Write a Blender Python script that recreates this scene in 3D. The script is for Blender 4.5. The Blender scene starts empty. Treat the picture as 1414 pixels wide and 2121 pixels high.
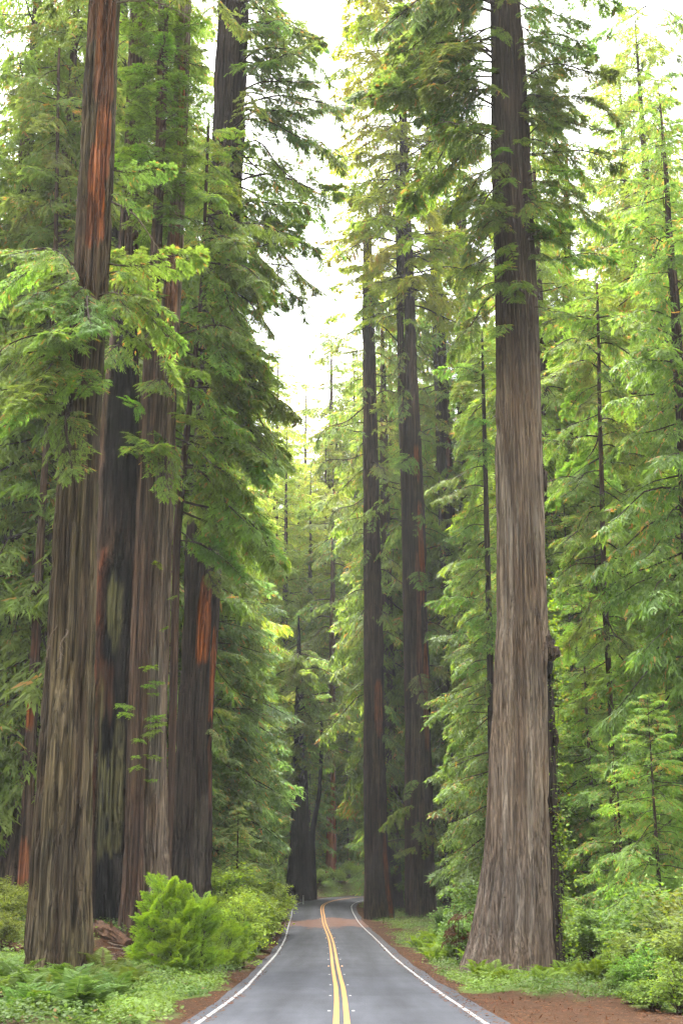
import bpy, math, random
import numpy as np
from mathutils import Vector, Matrix

# ------------------------------------------------------------------ camera, sky, sun, exposure
scene = bpy.context.scene
col = scene.collection
EYE = 5.6
LENS = 45.0
FPX = LENS / 36.0 * 2121.0
PITCH = math.atan(729.5 / FPX)
cam_data = bpy.data.cameras.new('camera')
cam_data.sensor_fit = 'VERTICAL'; cam_data.sensor_height = 36.0; cam_data.lens = LENS
cam_data.clip_start = 0.1; cam_data.clip_end = 6000
cam = bpy.data.objects.new('camera', cam_data); col.objects.link(cam)
cam.location = (0, 0, EYE); cam.rotation_euler = (math.pi / 2 + PITCH, 0, 0)
scene.camera = cam

SUN_EL, SUN_AZ = math.radians(68), math.radians(345)     # azimuth clockwise from +Y (the view direction)
world = bpy.data.worlds.new('World'); scene.world = world; world.use_nodes = True
wn = world.node_tree.nodes; wl = world.node_tree.links; wn.clear()
sky = wn.new('ShaderNodeTexSky'); sky.sky_type = 'NISHITA'; sky.sun_disc = False
sky.sun_elevation = SUN_EL; sky.sun_rotation = SUN_AZ
sky.air_density = 1.0; sky.dust_density = 6.0; sky.ozone_density = 1.0; sky.altitude = 50
hs = wn.new('ShaderNodeHueSaturation'); hs.inputs['Saturation'].default_value = 0.22
bg = wn.new('ShaderNodeBackground'); bg.inputs['Strength'].default_value = 0.15
wo = wn.new('ShaderNodeOutputWorld')
wl.new(sky.outputs[0], hs.inputs['Color']); wl.new(hs.outputs[0], bg.inputs['Color']); wl.new(bg.outputs[0], wo.inputs['Surface'])

sun_d = bpy.data.lights.new('sun', 'SUN'); sun_d.energy = 1.5; sun_d.angle = math.radians(25); sun_d.color = (1.0, 0.95, 0.86)
sun = bpy.data.objects.new('sun', sun_d); col.objects.link(sun)
sdir = Vector((math.sin(SUN_AZ) * math.cos(SUN_EL), math.cos(SUN_AZ) * math.cos(SUN_EL), math.sin(SUN_EL)))
sun.rotation_euler = sdir.to_track_quat('Z', 'Y').to_euler()

scene.view_settings.view_transform = 'Standard'; scene.view_settings.look = 'None'
scene.view_settings.gamma = 1.0; scene.view_settings.use_curve_mapping = False
scene.view_settings.exposure = 3.08
HAZE = 0.00014
scene.render.engine = 'CYCLES'
cy = scene.cycles
cy.max_bounces = 6; cy.diffuse_bounces = 4; cy.glossy_bounces = 2; cy.transmission_bounces = 4; cy.volume_bounces = 1
cy.use_denoising = True; cy.denoiser = 'OPENIMAGEDENOISE'; cy.denoising_input_passes = 'RGB_ALBEDO_NORMAL'; cy.denoising_prefilter = 'NONE'; cy.use_adaptive_sampling = True; cy.adaptive_threshold = 0.02
cy.caustics_reflective = False; cy.caustics_refractive = False
cy.sample_clamp_indirect = 4.0

# ------------------------------------------------------------------ helpers
CT, ST = math.cos(PITCH), math.sin(PITCH)
def at(px, py, Y):
    """photo pixel + horizontal distance along the road direction -> world point"""
    yc = (1060.5 - py) / FPX; k = CT - yc * ST
    return ((px - 707.0) / FPX * Y / k, Y, EYE + Y * (ST + yc * CT) / k)

def smooth(a, b, x):
    t = np.clip((np.asarray(x, float) - a) / (b - a), 0, 1); return t * t * (3 - 2 * t)

def lattice(rng, nu, nv): return rng.random((nu, nv))
def vnoise(grid, u, v):
    """value noise, periodic; u, v in lattice units"""
    nu, nv = grid.shape
    iu = np.floor(u).astype(int); iv = np.floor(v).astype(int)
    fu = u - iu; fv = v - iv
    fu = fu * fu * (3 - 2 * fu); fv = fv * fv * (3 - 2 * fv)
    a = grid[iu % nu, iv % nv]; b = grid[(iu + 1) % nu, iv % nv]
    c = grid[iu % nu, (iv + 1) % nv]; d = grid[(iu + 1) % nu, (iv + 1) % nv]
    return (a * (1 - fu) + b * fu) * (1 - fv) + (c * (1 - fu) + d * fu) * fv

def mesh(name, V, F, mats, fattr=None, vattr=None, mat_idx=None, smooth_faces=None):
    """V (n,3); F list of (m,k) int arrays; one mesh data block"""
    me = bpy.data.meshes.new(name)
    V = np.asarray(V, np.float32)
    Fs = [np.asarray(f, np.int32) for f in (F if isinstance(F, list) else [F])]
    Fs = [f for f in Fs if len(f)]
    loops = np.concatenate([f.ravel() for f in Fs])
    counts = np.concatenate([np.full(len(f), f.shape[1], np.int32) for f in Fs])
    starts = np.concatenate([[0], np.cumsum(counts)[:-1]]).astype(np.int32)
    me.vertices.add(len(V)); me.vertices.foreach_set('co', V.ravel())
    me.loops.add(len(loops)); me.loops.foreach_set('vertex_index', loops)
    me.polygons.add(len(counts)); me.polygons.foreach_set('loop_start', starts); me.polygons.foreach_set('loop_total', counts)
    for m in mats: me.materials.append(m)
    if mat_idx is not None: me.polygons.foreach_set('material_index', np.asarray(mat_idx, np.int32))
    if smooth_faces is not None: me.polygons.foreach_set('use_smooth', np.asarray(smooth_faces, bool))
    me.update(calc_edges=True)
    for k, a in (fattr or {}).items():
        at_ = me.attributes.new(k, 'FLOAT', 'FACE'); at_.data.foreach_set('value', np.asarray(a, np.float32))
    for k, a in (vattr or {}).items():
        a = np.asarray(a, np.float32)
        if a.ndim == 1:
            at_ = me.attributes.new(k, 'FLOAT', 'POINT'); at_.data.foreach_set('value', a)
        else:
            at_ = me.attributes.new(k, 'FLOAT_COLOR', 'POINT')
            at_.data.foreach_set('color', np.concatenate([a, np.ones((len(a), 1), np.float32)], 1).ravel())
    return me

def link(name, data, parent=None, loc=None, rot=None, scale=None, color=None):
    o = bpy.data.objects.new(name, data); col.objects.link(o)
    if parent is not None: o.parent = parent
    if loc is not None: o.location = loc
    if rot is not None: o.rotation_euler = rot
    if scale is not None: o.scale = scale if hasattr(scale, '__len__') else (scale,) * 3
    if color is not None: o.color = (*color, 1)
    return o

def thing(name, label, cat, loc=(0, 0, 0), group=None, rotz=0, scale=1.0):
    o = bpy.data.objects.new(name, None); col.objects.link(o)
    o.empty_display_size = 0.2
    o.location = loc; o.rotation_euler = (0, 0, rotz); o.scale = (scale,) * 3
    return tag(o, label, cat, group)

def tag(o, label, cat, group=None):
    o['label'] = label; o['category'] = cat
    if group: o['group'] = group
    return o

def kind(o, k, label=None):
    o['kind'] = k
    if label: o['label'] = label
    return o

# ------------------------------------------------------------------ materials
def new_mat(name):
    m = bpy.data.materials.new(name); m.use_nodes = True
    nt = m.node_tree; nt.nodes.clear()
    out = nt.nodes.new('ShaderNodeOutputMaterial')
    return m, nt, nt.nodes, nt.links, out

def math_node(N, L, op, a, b=None):
    n = N.new('ShaderNodeMath'); n.operation = op
    for i, v in enumerate((a, b)):
        if v is None: continue
        if isinstance(v, (int, float)): n.inputs[i].default_value = v
        else: L.new(v, n.inputs[i])
    return n.outputs[0]

def mix_col(N, L, fac, a, b, mode='MIX'):
    n = N.new('ShaderNodeMix'); n.data_type = 'RGBA'; n.blend_type = mode
    for sock, v in ((n.inputs[0], fac), (n.inputs[6], a), (n.inputs[7], b)):
        if isinstance(v, (int, float)): sock.default_value = v
        elif isinstance(v, tuple): sock.default_value = (*v, 1)
        else: L.new(v, sock)
    return n.outputs[2]

def map_range(N, L, v, a, b, c, d):
    n = N.new('ShaderNodeMapRange')
    L.new(v, n.inputs[0])
    for i, x in enumerate((a, b, c, d)): n.inputs[i + 1].default_value = x
    return n.outputs[0]

def noise(N, L, vec, scale, detail=4, rough=0.55, sc3=None):
    if sc3 is not None:
        mp = N.new('ShaderNodeMapping'); mp.inputs['Scale'].default_value = sc3; L.new(vec, mp.inputs['Vector']); vec = mp.outputs[0]
    n = N.new('ShaderNodeTexNoise'); n.inputs['Scale'].default_value = scale; n.inputs['Detail'].default_value = detail
    n.inputs['Roughness'].default_value = rough; L.new(vec, n.inputs['Vector'])
    return n.outputs['Fac']

def leaf_material(name, base, fresh, dry, trans=0.45, gloss=0.35, dry_amount=0.05):
    """green leaves: colour varies leaf by leaf; fresh growth at the twig ends; some dry brown sprays"""
    m, nt, N, L, out = new_mat(name)
    r = N.new('ShaderNodeAttribute'); r.attribute_name = 'rnd'
    t = N.new('ShaderNodeAttribute'); t.attribute_name = 'tip'
    oi = N.new('ShaderNodeObjectInfo')
    geo = N.new('ShaderNodeNewGeometry')
    nz = noise(N, L, geo.outputs['Position'], 0.45, 3)
    tipf = math_node(N, L, 'MULTIPLY', t.outputs['Fac'], map_range(N, L, nz, 0.35, 0.65, 0.25, 1.0))
    c = mix_col(N, L, tipf, base, fresh)
    c = mix_col(N, L, 1.0, c, oi.outputs['Color'], 'MULTIPLY')
    d = math_node(N, L, 'GREATER_THAN', r.outputs['Fac'], 1.0 - dry_amount)
    c = mix_col(N, L, d, c, dry)
    br = map_range(N, L, r.outputs['Fac'], 0, 1, 0.65, 1.35)
    br2 = map_range(N, L, oi.outputs['Random'], 0, 1, 0.85, 1.15)
    hsv = N.new('ShaderNodeHueSaturation'); L.new(c, hsv.inputs['Color']); L.new(math_node(N, L, 'MULTIPLY', br, br2), hsv.inputs['Value'])
    L.new(map_range(N, L, nz, 0.3, 0.7, 0.488, 0.512), hsv.inputs['Hue'])
    p = N.new('ShaderNodeBsdfPrincipled'); L.new(hsv.outputs[0], p.inputs['Base Color'])
    p.inputs['Roughness'].default_value = 0.55; p.inputs['Specular IOR Level'].default_value = gloss
    tr = N.new('ShaderNodeBsdfTranslucent')
    h2 = N.new('ShaderNodeHueSaturation'); h2.inputs['Hue'].default_value = 0.487; h2.inputs['Saturation'].default_value = 1.1; h2.inputs['Value'].default_value = 1.35
    L.new(hsv.outputs[0], h2.inputs['Color']); L.new(h2.outputs[0], tr.inputs['Color'])
    mx = N.new('ShaderNodeMixShader'); mx.inputs[0].default_value = trans
    L.new(p.outputs[0], mx.inputs[1]); L.new(tr.outputs[0], mx.inputs[2]); L.new(mx.outputs[0], out.inputs['Surface'])
    return m

M_needle = leaf_material('redwood_needles', (0.122, 0.176, 0.040), (0.25, 0.355, 0.068), (0.30, 0.18, 0.05), 0.58, 0.35, 0.035)
M_sprout = leaf_material('fresh_sprouts', (0.175, 0.29, 0.028), (0.33, 0.455, 0.055), (0.2, 0.2, 0.03), 0.5, 0.3, 0.01)
M_broad = leaf_material('broad_leaves', (0.11, 0.175, 0.028), (0.225, 0.315, 0.045), (0.28, 0.22, 0.05), 0.45, 0.25, 0.03)
M_fern = leaf_material('fern_leaves', (0.070, 0.115, 0.020), (0.14, 0.20, 0.036), (0.24, 0.15, 0.05), 0.4, 0.1, 0.03)
M_cover = leaf_material('ground_leaves', (0.055, 0.10, 0.020), (0.155, 0.235, 0.038), (0.14, 0.09, 0.028), 0.35, 0.12, 0.05)
M_dead = leaf_material('dead_needles', (0.085, 0.034, 0.013), (0.12, 0.052, 0.02), (0.05, 0.028, 0.016), 0.2, 0.05, 0.3)

def bark_material(name, streak=(9, 9, 0.16), contrast=0.66, bump=0.14):
    m, nt, N, L, out = new_mat(name)
    tc = N.new('ShaderNodeTexCoord')
    a = N.new('ShaderNodeAttribute'); a.attribute_name = 'col'
    n1 = noise(N, L, tc.outputs['Object'], 1.0, 3, 0.6, streak)
    n2 = noise(N, L, tc.outputs['Object'], 1.0, 3, 0.6, (streak[0] * 2.9, streak[1] * 2.9, streak[2] * 1.5))
    n3 = noise(N, L, tc.outputs['Object'], 0.35, 4, 0.6)
    v = math_node(N, L, 'MULTIPLY', map_range(N, L, n1, 0.36, 0.64, 1 - contrast, 1 + contrast), map_range(N, L, n2, 0.34, 0.66, 0.66, 1.34))
    v = math_node(N, L, 'MULTIPLY', v, map_range(N, L, n3, 0.3, 0.7, 0.85, 1.15))
    hsv = N.new('ShaderNodeHueSaturation'); L.new(a.outputs['Color'], hsv.inputs['Color']); L.new(v, hsv.inputs['Value'])
    L.new(map_range(N, L, n3, 0.3, 0.7, 0.85, 1.1), hsv.inputs['Saturation'])
    p = N.new('ShaderNodeBsdfPrincipled'); L.new(hsv.outputs[0], p.inputs['Base Color']); p.inputs['Roughness'].default_value = 0.95
    p.inputs['Specular IOR Level'].default_value = 0.15
    crk = map_range(N, L, math_node(N, L, 'ABSOLUTE', math_node(N, L, 'SUBTRACT', noise(N, L, tc.outputs['Object'], 1.0, 2, 0.5, (streak[0] * .8, streak[1] * .8, streak[2] * 1.4)), 0.5)), 0.004, 0.03, -1.6, 0)
    hgt = math_node(N, L, 'ADD', math_node(N, L, 'ADD', crk, n1), math_node(N, L, 'MULTIPLY', n2, 0.4))
    b = N.new('ShaderNodeBump'); b.inputs['Strength'].default_value = 0.9; b.inputs['Distance'].default_value = bump
    L.new(hgt, b.inputs['Height']); L.new(b.outputs[0], p.inputs['Normal']); L.new(p.outputs[0], out.inputs['Surface'])
    return m
M_bark = bark_material('redwood_bark')
M_bark_fine = bark_material('fine_redwood_bark', (12, 12, 0.2), 0.46, 0.08)

def plain_wood(name, c1, c2, rough=0.9, sc=(9, 9, 2)):
    m, nt, N, L, out = new_mat(name)
    tc = N.new('ShaderNodeTexCoord')
    n1 = noise(N, L, tc.outputs['Object'], 1.0, 6, 0.65, sc)
    c = mix_col(N, L, map_range(N, L, n1, 0.32, 0.68, 0, 1), c1, c2)
    p = N.new('ShaderNodeBsdfPrincipled'); L.new(c, p.inputs['Base Color']); p.inputs['Roughness'].default_value = rough; p.inputs['Specular IOR Level'].default_value = 0.1
    b = N.new('ShaderNodeBump'); b.inputs['Strength'].default_value = 0.8; b.inputs['Distance'].default_value = 0.03
    L.new(n1, b.inputs['Height']); L.new(b.outputs[0], p.inputs['Normal']); L.new(p.outputs[0], out.inputs['Surface'])
    return m
M_twig = plain_wood('twig_bark', (0.025, 0.018, 0.013), (0.06, 0.04, 0.027))
M_log = plain_wood('rotting_wood', (0.010, 0.005, 0.003), (0.085, 0.043, 0.022), 0.85, (7, 1.5, 7))
M_dry = plain_wood('dry_sticks', (0.07, 0.05, 0.035), (0.16, 0.12, 0.085))

def ground_material():
    m, nt, N, L, out = new_mat('forest_floor')
    geo = N.new('ShaderNodeNewGeometry'); P = geo.outputs['Position']
    lit = N.new('ShaderNodeAttribute'); lit.attribute_name = 'litter'
    n1 = noise(N, L, P, 1.3, 8, 0.65); n2 = noise(N, L, P, 14, 5, 0.7); n3 = noise(N, L, P, 0.25, 4)
    soil = mix_col(N, L, map_range(N, L, n1, 0.35, 0.65, 0, 1), (0.03, 0.021, 0.013), (0.07, 0.044, 0.024))
    moss = mix_col(N, L, map_range(N, L, n2, 0.3, 0.7, 0, 1), (0.05, 0.085, 0.018), (0.09, 0.13, 0.03))
    c = mix_col(N, L, map_range(N, L, n3, 0.4, 0.6, 0, 1), soil, moss)
    duff = mix_col(N, L, map_range(N, L, n2, 0.3, 0.7, 0, 1), (0.024, 0.0125, 0.007), (0.074, 0.036, 0.0175))
    f = math_node(N, L, 'ADD', lit.outputs['Fac'], map_range(N, L, n1, 0.3, 0.7, -0.3, 0.3))
    duff = mix_col(N, L, map_range(N, L, noise(N, L, P, 3.5, 6, 0.7), 0.42, 0.62, 0, 0.65), duff, (0.022, 0.013, 0.008))
    c = mix_col(N, L, map_range(N, L, f, 0.3, 0.6, 0, 1), c, duff)
    p = N.new('ShaderNodeBsdfPrincipled'); L.new(c, p.inputs['Base Color']); p.inputs['Roughness'].default_value = 0.95; p.inputs['Specular IOR Level'].default_value = 0.05
    b = N.new('ShaderNodeBump'); b.inputs['Strength'].default_value = 0.7; b.inputs['Distance'].default_value = 0.08
    L.new(n2, b.inputs['Height']); L.new(b.outputs[0], p.inputs['Normal']); L.new(p.outputs[0], out.inputs['Surface'])
    return m
M_ground = ground_material()

def asphalt_material():
    m, nt, N, L, out = new_mat('asphalt')
    geo = N.new('ShaderNodeNewGeometry'); P = geo.outputs['Position']
    lat = N.new('ShaderNodeAttribute'); lat.attribute_name = 'lat'
    n1 = noise(N, L, P, 1.0, 5, 0.6, (1.6, 0.12, 1)); n2 = noise(N, L, P, 60, 3); n3 = noise(N, L, P, 0.35, 5, 0.6)
    v = math_node(N, L, 'MULTIPLY', map_range(N, L, n1, 0.3, 0.7, 0.76, 1.24), map_range(N, L, n2, 0.2, 0.8, 0.82, 1.18))
    v = math_node(N, L, 'MULTIPLY', v, map_range(N, L, n3, 0.3, 0.7, 0.82, 1.18))
    # wheel tracks are worn a little paler, the lane middle is darker with oil
    w = math_node(N, L, 'ABSOLUTE', math_node(N, L, 'SUBTRACT', math_node(N, L, 'ABSOLUTE', lat.outputs['Fac']), 1.6))
    v = math_node(N, L, 'MULTIPLY', v, map_range(N, L, w, 0.1, 0.8, 0.82, 1.06))
    hsv = N.new('ShaderNodeHueSaturation'); hsv.inputs['Color'].default_value = (0.034, 0.0362, 0.0425, 1); L.new(v, hsv.inputs['Value'])
    # band of fallen orange needles washed across the carriageway
    sx = N.new('ShaderNodeSeparateXYZ'); L.new(P, sx.inputs[0])
    dd = math_node(N, L, 'ABSOLUTE', math_node(N, L, 'SUBTRACT', sx.outputs['Y'], 121.5))
    dd = math_node(N, L, 'ADD', dd, map_range(N, L, noise(N, L, P, 0.5, 4, 0.6, (1, 0.3, 1)), 0.3, 0.7, -5, 5))
    c = mix_col(N, L, map_range(N, L, dd, 5.5, 8.5, 0.36, 0.0), hsv.outputs[0], (0.20, 0.085, 0.04))
    p = N.new('ShaderNodeBsdfPrincipled'); L.new(c, p.inputs['Base Color']); p.inputs['Roughness'].default_value = 0.85; p.inputs['Specular IOR Level'].default_value = 0.12
    b = N.new('ShaderNodeBump'); b.inputs['Strength'].default_value = 0.25; b.inputs['Distance'].default_value = 0.01
    L.new(n2, b.inputs['Height']); L.new(b.outputs[0], p.inputs['Normal']); L.new(p.outputs[0], out.inputs['Surface'])
    return m
M_asphalt = asphalt_material()

def paint_material(name, c1, worn, wear=0.35):
    m, nt, N, L, out = new_mat(name)
    geo = N.new('ShaderNodeNewGeometry'); P = geo.outputs['Position']
    n1 = noise(N, L, P, 7, 6, 0.7)
    c = mix_col(N, L, map_range(N, L, n1, 0.55 - wear * 0.3, 0.75, 0, 0.75), c1, worn)
    p = N.new('ShaderNodeBsdfPrincipled'); L.new(c, p.inputs['Base Color']); p.inputs['Roughness'].default_value = 0.7
    L.new(p.outputs[0], out.inputs['Surface'])
    return m
M_white = paint_material('worn_white_paint', (0.24, 0.24, 0.235), (0.08, 0.08, 0.08), 0.75)
M_yellow = paint_material('yellow_paint', (0.34, 0.145, 0.007), (0.15, 0.07, 0.02), 0.55)
M_refl = paint_material('marker_ceramic', (0.19, 0.19, 0.18), (0.11, 0.11, 0.10), 0.1)
M_refl_y = paint_material('marker_amber', (0.65, 0.36, 0.14), (0.5, 0.4, 0.2), 0.1)
M_post = paint_material('post_paint', (0.5, 0.5, 0.48), (0.3, 0.3, 0.28), 0.3)

# ------------------------------------------------------------------ the road's course and the ground
rng = np.random.default_rng(7)
CP = np.array([(0, -80), (0, -30), (0, 0), (0, 30), (-.06, 45), (-.19, 54.5), (-.71, 91.6), (-1.5, 120), (-1.84, 134.7), (-2.1, 146),
               (-1.9, 152), (-0.9, 157.5), (1.2, 162), (4.5, 165.3), (9.5, 168.2), (20, 172.5), (38, 179), (70, 190), (140, 214)], float)
def catmull(P, n=24):
    out = []
    for i in range(len(P) - 1):
        p0 = P[max(i - 1, 0)]; p1 = P[i]; p2 = P[i + 1]; p3 = P[min(i + 2, len(P) - 1)]
        t = np.linspace(0, 1, n, endpoint=False)[:, None]
        # centripetal-safe: scale tangents by the chord so that uneven spacing does not overshoot
        c = np.linalg.norm(p2 - p1)
        m1 = (p2 - p0) / (np.linalg.norm(p2 - p0) + 1e-9) * c; m2 = (p3 - p1) / (np.linalg.norm(p3 - p1) + 1e-9) * c
        out.append((2 * t**3 - 3 * t**2 + 1) * p1 + (t**3 - 2 * t**2 + t) * m1 + (-2 * t**3 + 3 * t**2) * p2 + (t**3 - t**2) * m2)
    out.append(P[-1:])
    return np.concatenate(out)
PATH = catmull(CP)
seg = np.linalg.norm(np.diff(PATH, axis=0), axis=1); SLEN = np.concatenate([[0], np.cumsum(seg)])
S = np.arange(0, SLEN[-1], 0.7)
PATH = np.stack([np.interp(S, SLEN, PATH[:, 0]), np.interp(S, SLEN, PATH[:, 1])], 1)
# height of the road below the eye, against the distance along it (s = 0 at the camera)
ARC = S - 80.0
ZREL = np.interp(ARC, [-80, 0, 15, 30.3, 45.4, 54.5, 75, 91.6, 110, 125, 136, 147, 158, 168, 180, 200, 300],
                 [0.6, -1.75, -2.7, -3.4, -4.04, -4.3, -4.85, -5.06, -5.17, -5.18, -5.05, -4.6, -4.15, -3.75, -3.3, -2.6, 1.0])
kern = np.exp(-0.5 * (np.arange(-12, 13) / 5.0)**2); kern /= kern.sum()
PZ = EYE + np.convolve(np.pad(ZREL, 12, mode='edge'), kern, mode='valid')
TAN = np.gradient(PATH, axis=0); TAN /= np.linalg.norm(TAN, axis=1)[:, None]
NRM = np.stack([TAN[:, 1], -TAN[:, 0]], 1)          # to the right of travel

G1 = lattice(rng, 64, 64); G2 = lattice(rng, 64, 64); G3 = lattice(rng, 64, 64)
def road_query(x, y):
    x = np.atleast_1d(np.asarray(x, float)); y = np.atleast_1d(np.asarray(y, float))
    dist = np.empty(len(x)); lat = np.empty(len(x)); idx = np.empty(len(x), int)
    for a in range(0, len(x), 4000):
        b = slice(a, a + 4000)
        dx = x[b, None] - PATH[None, :, 0]; dy = y[b, None] - PATH[None, :, 1]
        d2 = dx * dx + dy * dy; i = d2.argmin(1); r = np.arange(len(i))
        idx[b] = i; dist[b] = np.sqrt(d2[r, i])
        lat[b] = dx[r, i] * NRM[i, 0] + dy[r, i] * NRM[i, 1]
    return dist, lat, idx

def ground(x, y, full=False):
    x = np.atleast_1d(np.asarray(x, float)); y = np.atleast_1d(np.asarray(y, float))
    d, lat, i = road_query(x, y)
    arc = ARC[i]
    hl = np.interp(arc, [-80, 20, 40, 48, 60, 74, 100, 128, 140, 148, 156, 166, 200], [.1, .1, .18, .45, 1.75, 2.75, 3.0, 2.6, 1.4, 0.35, 0.5, 1.7, 2.2])
    wl_ = np.interp(arc, [40, 60, 150, 160], [6.5, 6.0, 5.5, 3.2])
    left = smooth(0, 1, (d - 4.2) / wl_) * hl
    right = smooth(0, 1, (d - 4.5) / 4.0) * np.interp(arc, [0, 95, 112, 130, 145, 200], [.05, .08, .35, .3, .1, .3])
    # nothing of the valley floor is quite level further out
    out = np.maximum(d - 16, 0) * np.where(lat < 0, 0.03, 0.045)
    z = PZ[i] + np.where(lat < 0, left, right) + np.minimum(out, 25)
    z = z + np.maximum(y - 190, 0).clip(0, 260) * 0.035
    off = smooth(3.7, 5.2, d)
    nz = (vnoise(G1, x / 3.1 + 9, y / 3.1 + 3) - .5) * 0.35 + (vnoise(G2, x / 0.9, y / 0.9) - .5) * 0.10
    z = z + off * nz - (1 - smooth(3.45, 3.9, d)) * 0.10
    if full: return z, d, lat, arc
    return z
def gz(x, y): return float(ground([x], [y])[0])

def axis(fine_a, fine_b, step, lo, hi, grow=1.16):
    a = list(np.arange(fine_a, fine_b + 1e-6, step))
    s = step
    while a[-1] < hi: s *= grow; a.append(a[-1] + s)
    s = step
    while a[0] > lo: s *= grow; a.insert(0, a[0] - s)
    return np.array(a)
gx = axis(-22, 20, 0.38, -2500, 2500); gy = axis(24, 178, 0.62, -300, 4200)
GX, GY = np.meshgrid(gx, gy)
zz, dd_, lat_, arc_ = ground(GX.ravel(), GY.ravel(), True)
nx, ny = len(gx), len(gy)
ii = (np.arange(ny - 1)[:, None] * nx + np.arange(nx - 1)[None, :]).ravel()
GF = np.stack([ii, ii + 1, ii + 1 + nx, ii + nx], 1)
def litter_mask(x, y, d, lat, arc):
    n = vnoise(G3, x / 2.2, y / 2.2)
    sh = 1 - smooth(np.where(lat < 0, 3.85, 3.95), np.where(lat < 0, 4.5, 5.0), d + (n - .5) * 1.4)
    sh = np.where((lat > 0) & (arc > 100) & (arc < 148), 1 - smooth(4.7, 6.0, d + (n - .5) * 2.0), sh)
    pull = (lat > 0) * (1 - smooth(7.2, 8.6, d + (n - .5) * 2.0)) * (1 - smooth(40.5, 44.5, arc + (n - .5) * 3))      # bare pull-out beside the big tree
    mound = np.exp(-(((x + 8.6) / 2.0)**2 + ((y - 54) / 5.0)**2))
    return np.clip(np.maximum(np.maximum(sh, pull), mound), 0, 1)
lit_ = litter_mask(GX.ravel(), GY.ravel(), dd_, lat_, arc_)
g_ob = link('ground', mesh('ground', np.stack([GX.ravel(), GY.ravel(), zz], 1), GF, [M_ground], vattr={'litter': lit_}, smooth_faces=np.ones(len(GF))))
kind(g_ob, 'structure')

def ribbon(name, mat, lo, hi, lift, i0, i1, nlat=2, crown=True, parent=None, ragged=0.0):
    idx = np.arange(i0, i1); w = np.linspace(0, 1, nlat)
    rg = np.random.default_rng(int(abs(lo * 100)) + 5)
    jl = (vnoise(G1, idx * 0.23, idx * 0 + 4.5) - .5) * ragged; jr = (vnoise(G2, idx * 0.23, idx * 0 + 8.5) - .5) * ragged
    L_ = (lo + jl)[:, None] * (1 - w) + (hi + jr)[:, None] * w
    X = PATH[idx, 0][:, None] + NRM[idx, 0][:, None] * L_; Yy = PATH[idx, 1][:, None] + NRM[idx, 1][:, None] * L_
    Z = PZ[idx][:, None] - 0.012 * np.abs(L_) * crown + lift
    n = len(idx); q = (np.arange(n - 1)[:, None] * nlat + np.arange(nlat - 1)[None, :]).ravel()
    F = np.stack([q, q + 1, q + 1 + nlat, q + nlat], 1)
    return link(name, mesh(name, np.stack([X.ravel(), Yy.ravel(), Z.ravel()], 1), F, [mat], vattr={'lat': L_.ravel()}, smooth_faces=np.ones(len(F))), parent)
I0, I1 = 70, len(S) - 90
road = kind(ribbon('road', M_asphalt, -3.55, 3.72, 0.03, I0, I1, 17, ragged=0.22), 'structure')
ribbon('edge_line', M_white, -3.25, -3.14, 0.036, I0, I1, 2, parent=road, ragged=0.03)
ribbon('edge_line', M_white, 3.14, 3.25, 0.036, I0, I1, 2, parent=road, ragged=0.03)
ribbon('centre_line', M_yellow, -0.185, -0.055, 0.036, I0, I1, 2, parent=road, ragged=0.012)
ribbon('centre_line', M_yellow, 0.055, 0.185, 0.036, I0, I1, 2, parent=road, ragged=0.012)
# raised pavement markers: low bevelled studs
def stud_mesh(mat):
    b, t, h = 0.042, 0.03, 0.02
    V = [(-b, -b, 0), (b, -b, 0), (b, b, 0), (-b, b, 0), (-t, -t, h), (t, -t, h), (t, t, h), (-t, t, h)]
    F = [(4, 5, 6, 7), (0, 1, 5, 4), (1, 2, 6, 5), (2, 3, 7, 6), (3, 0, 4, 7)]
    return mesh('reflector', V, np.array(F), [mat])
sm_w, sm_y = stud_mesh(M_refl), stud_mesh(M_refl_y)
k = 0
for s_ in np.arange(27.0, 150, 6.9):
    i = int(round((s_ + 80) / 0.7))
    for sd in (-0.3, 0.3):
        p = PATH[i] + NRM[i] * sd
        link('reflector', sm_y if (k % 5 == 0) else sm_w, road, (p[0], p[1], PZ[i] + 0.026), (0, 0, math.atan2(TAN[i, 1], TAN[i, 0])), 1.0)
    k += 1

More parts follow.
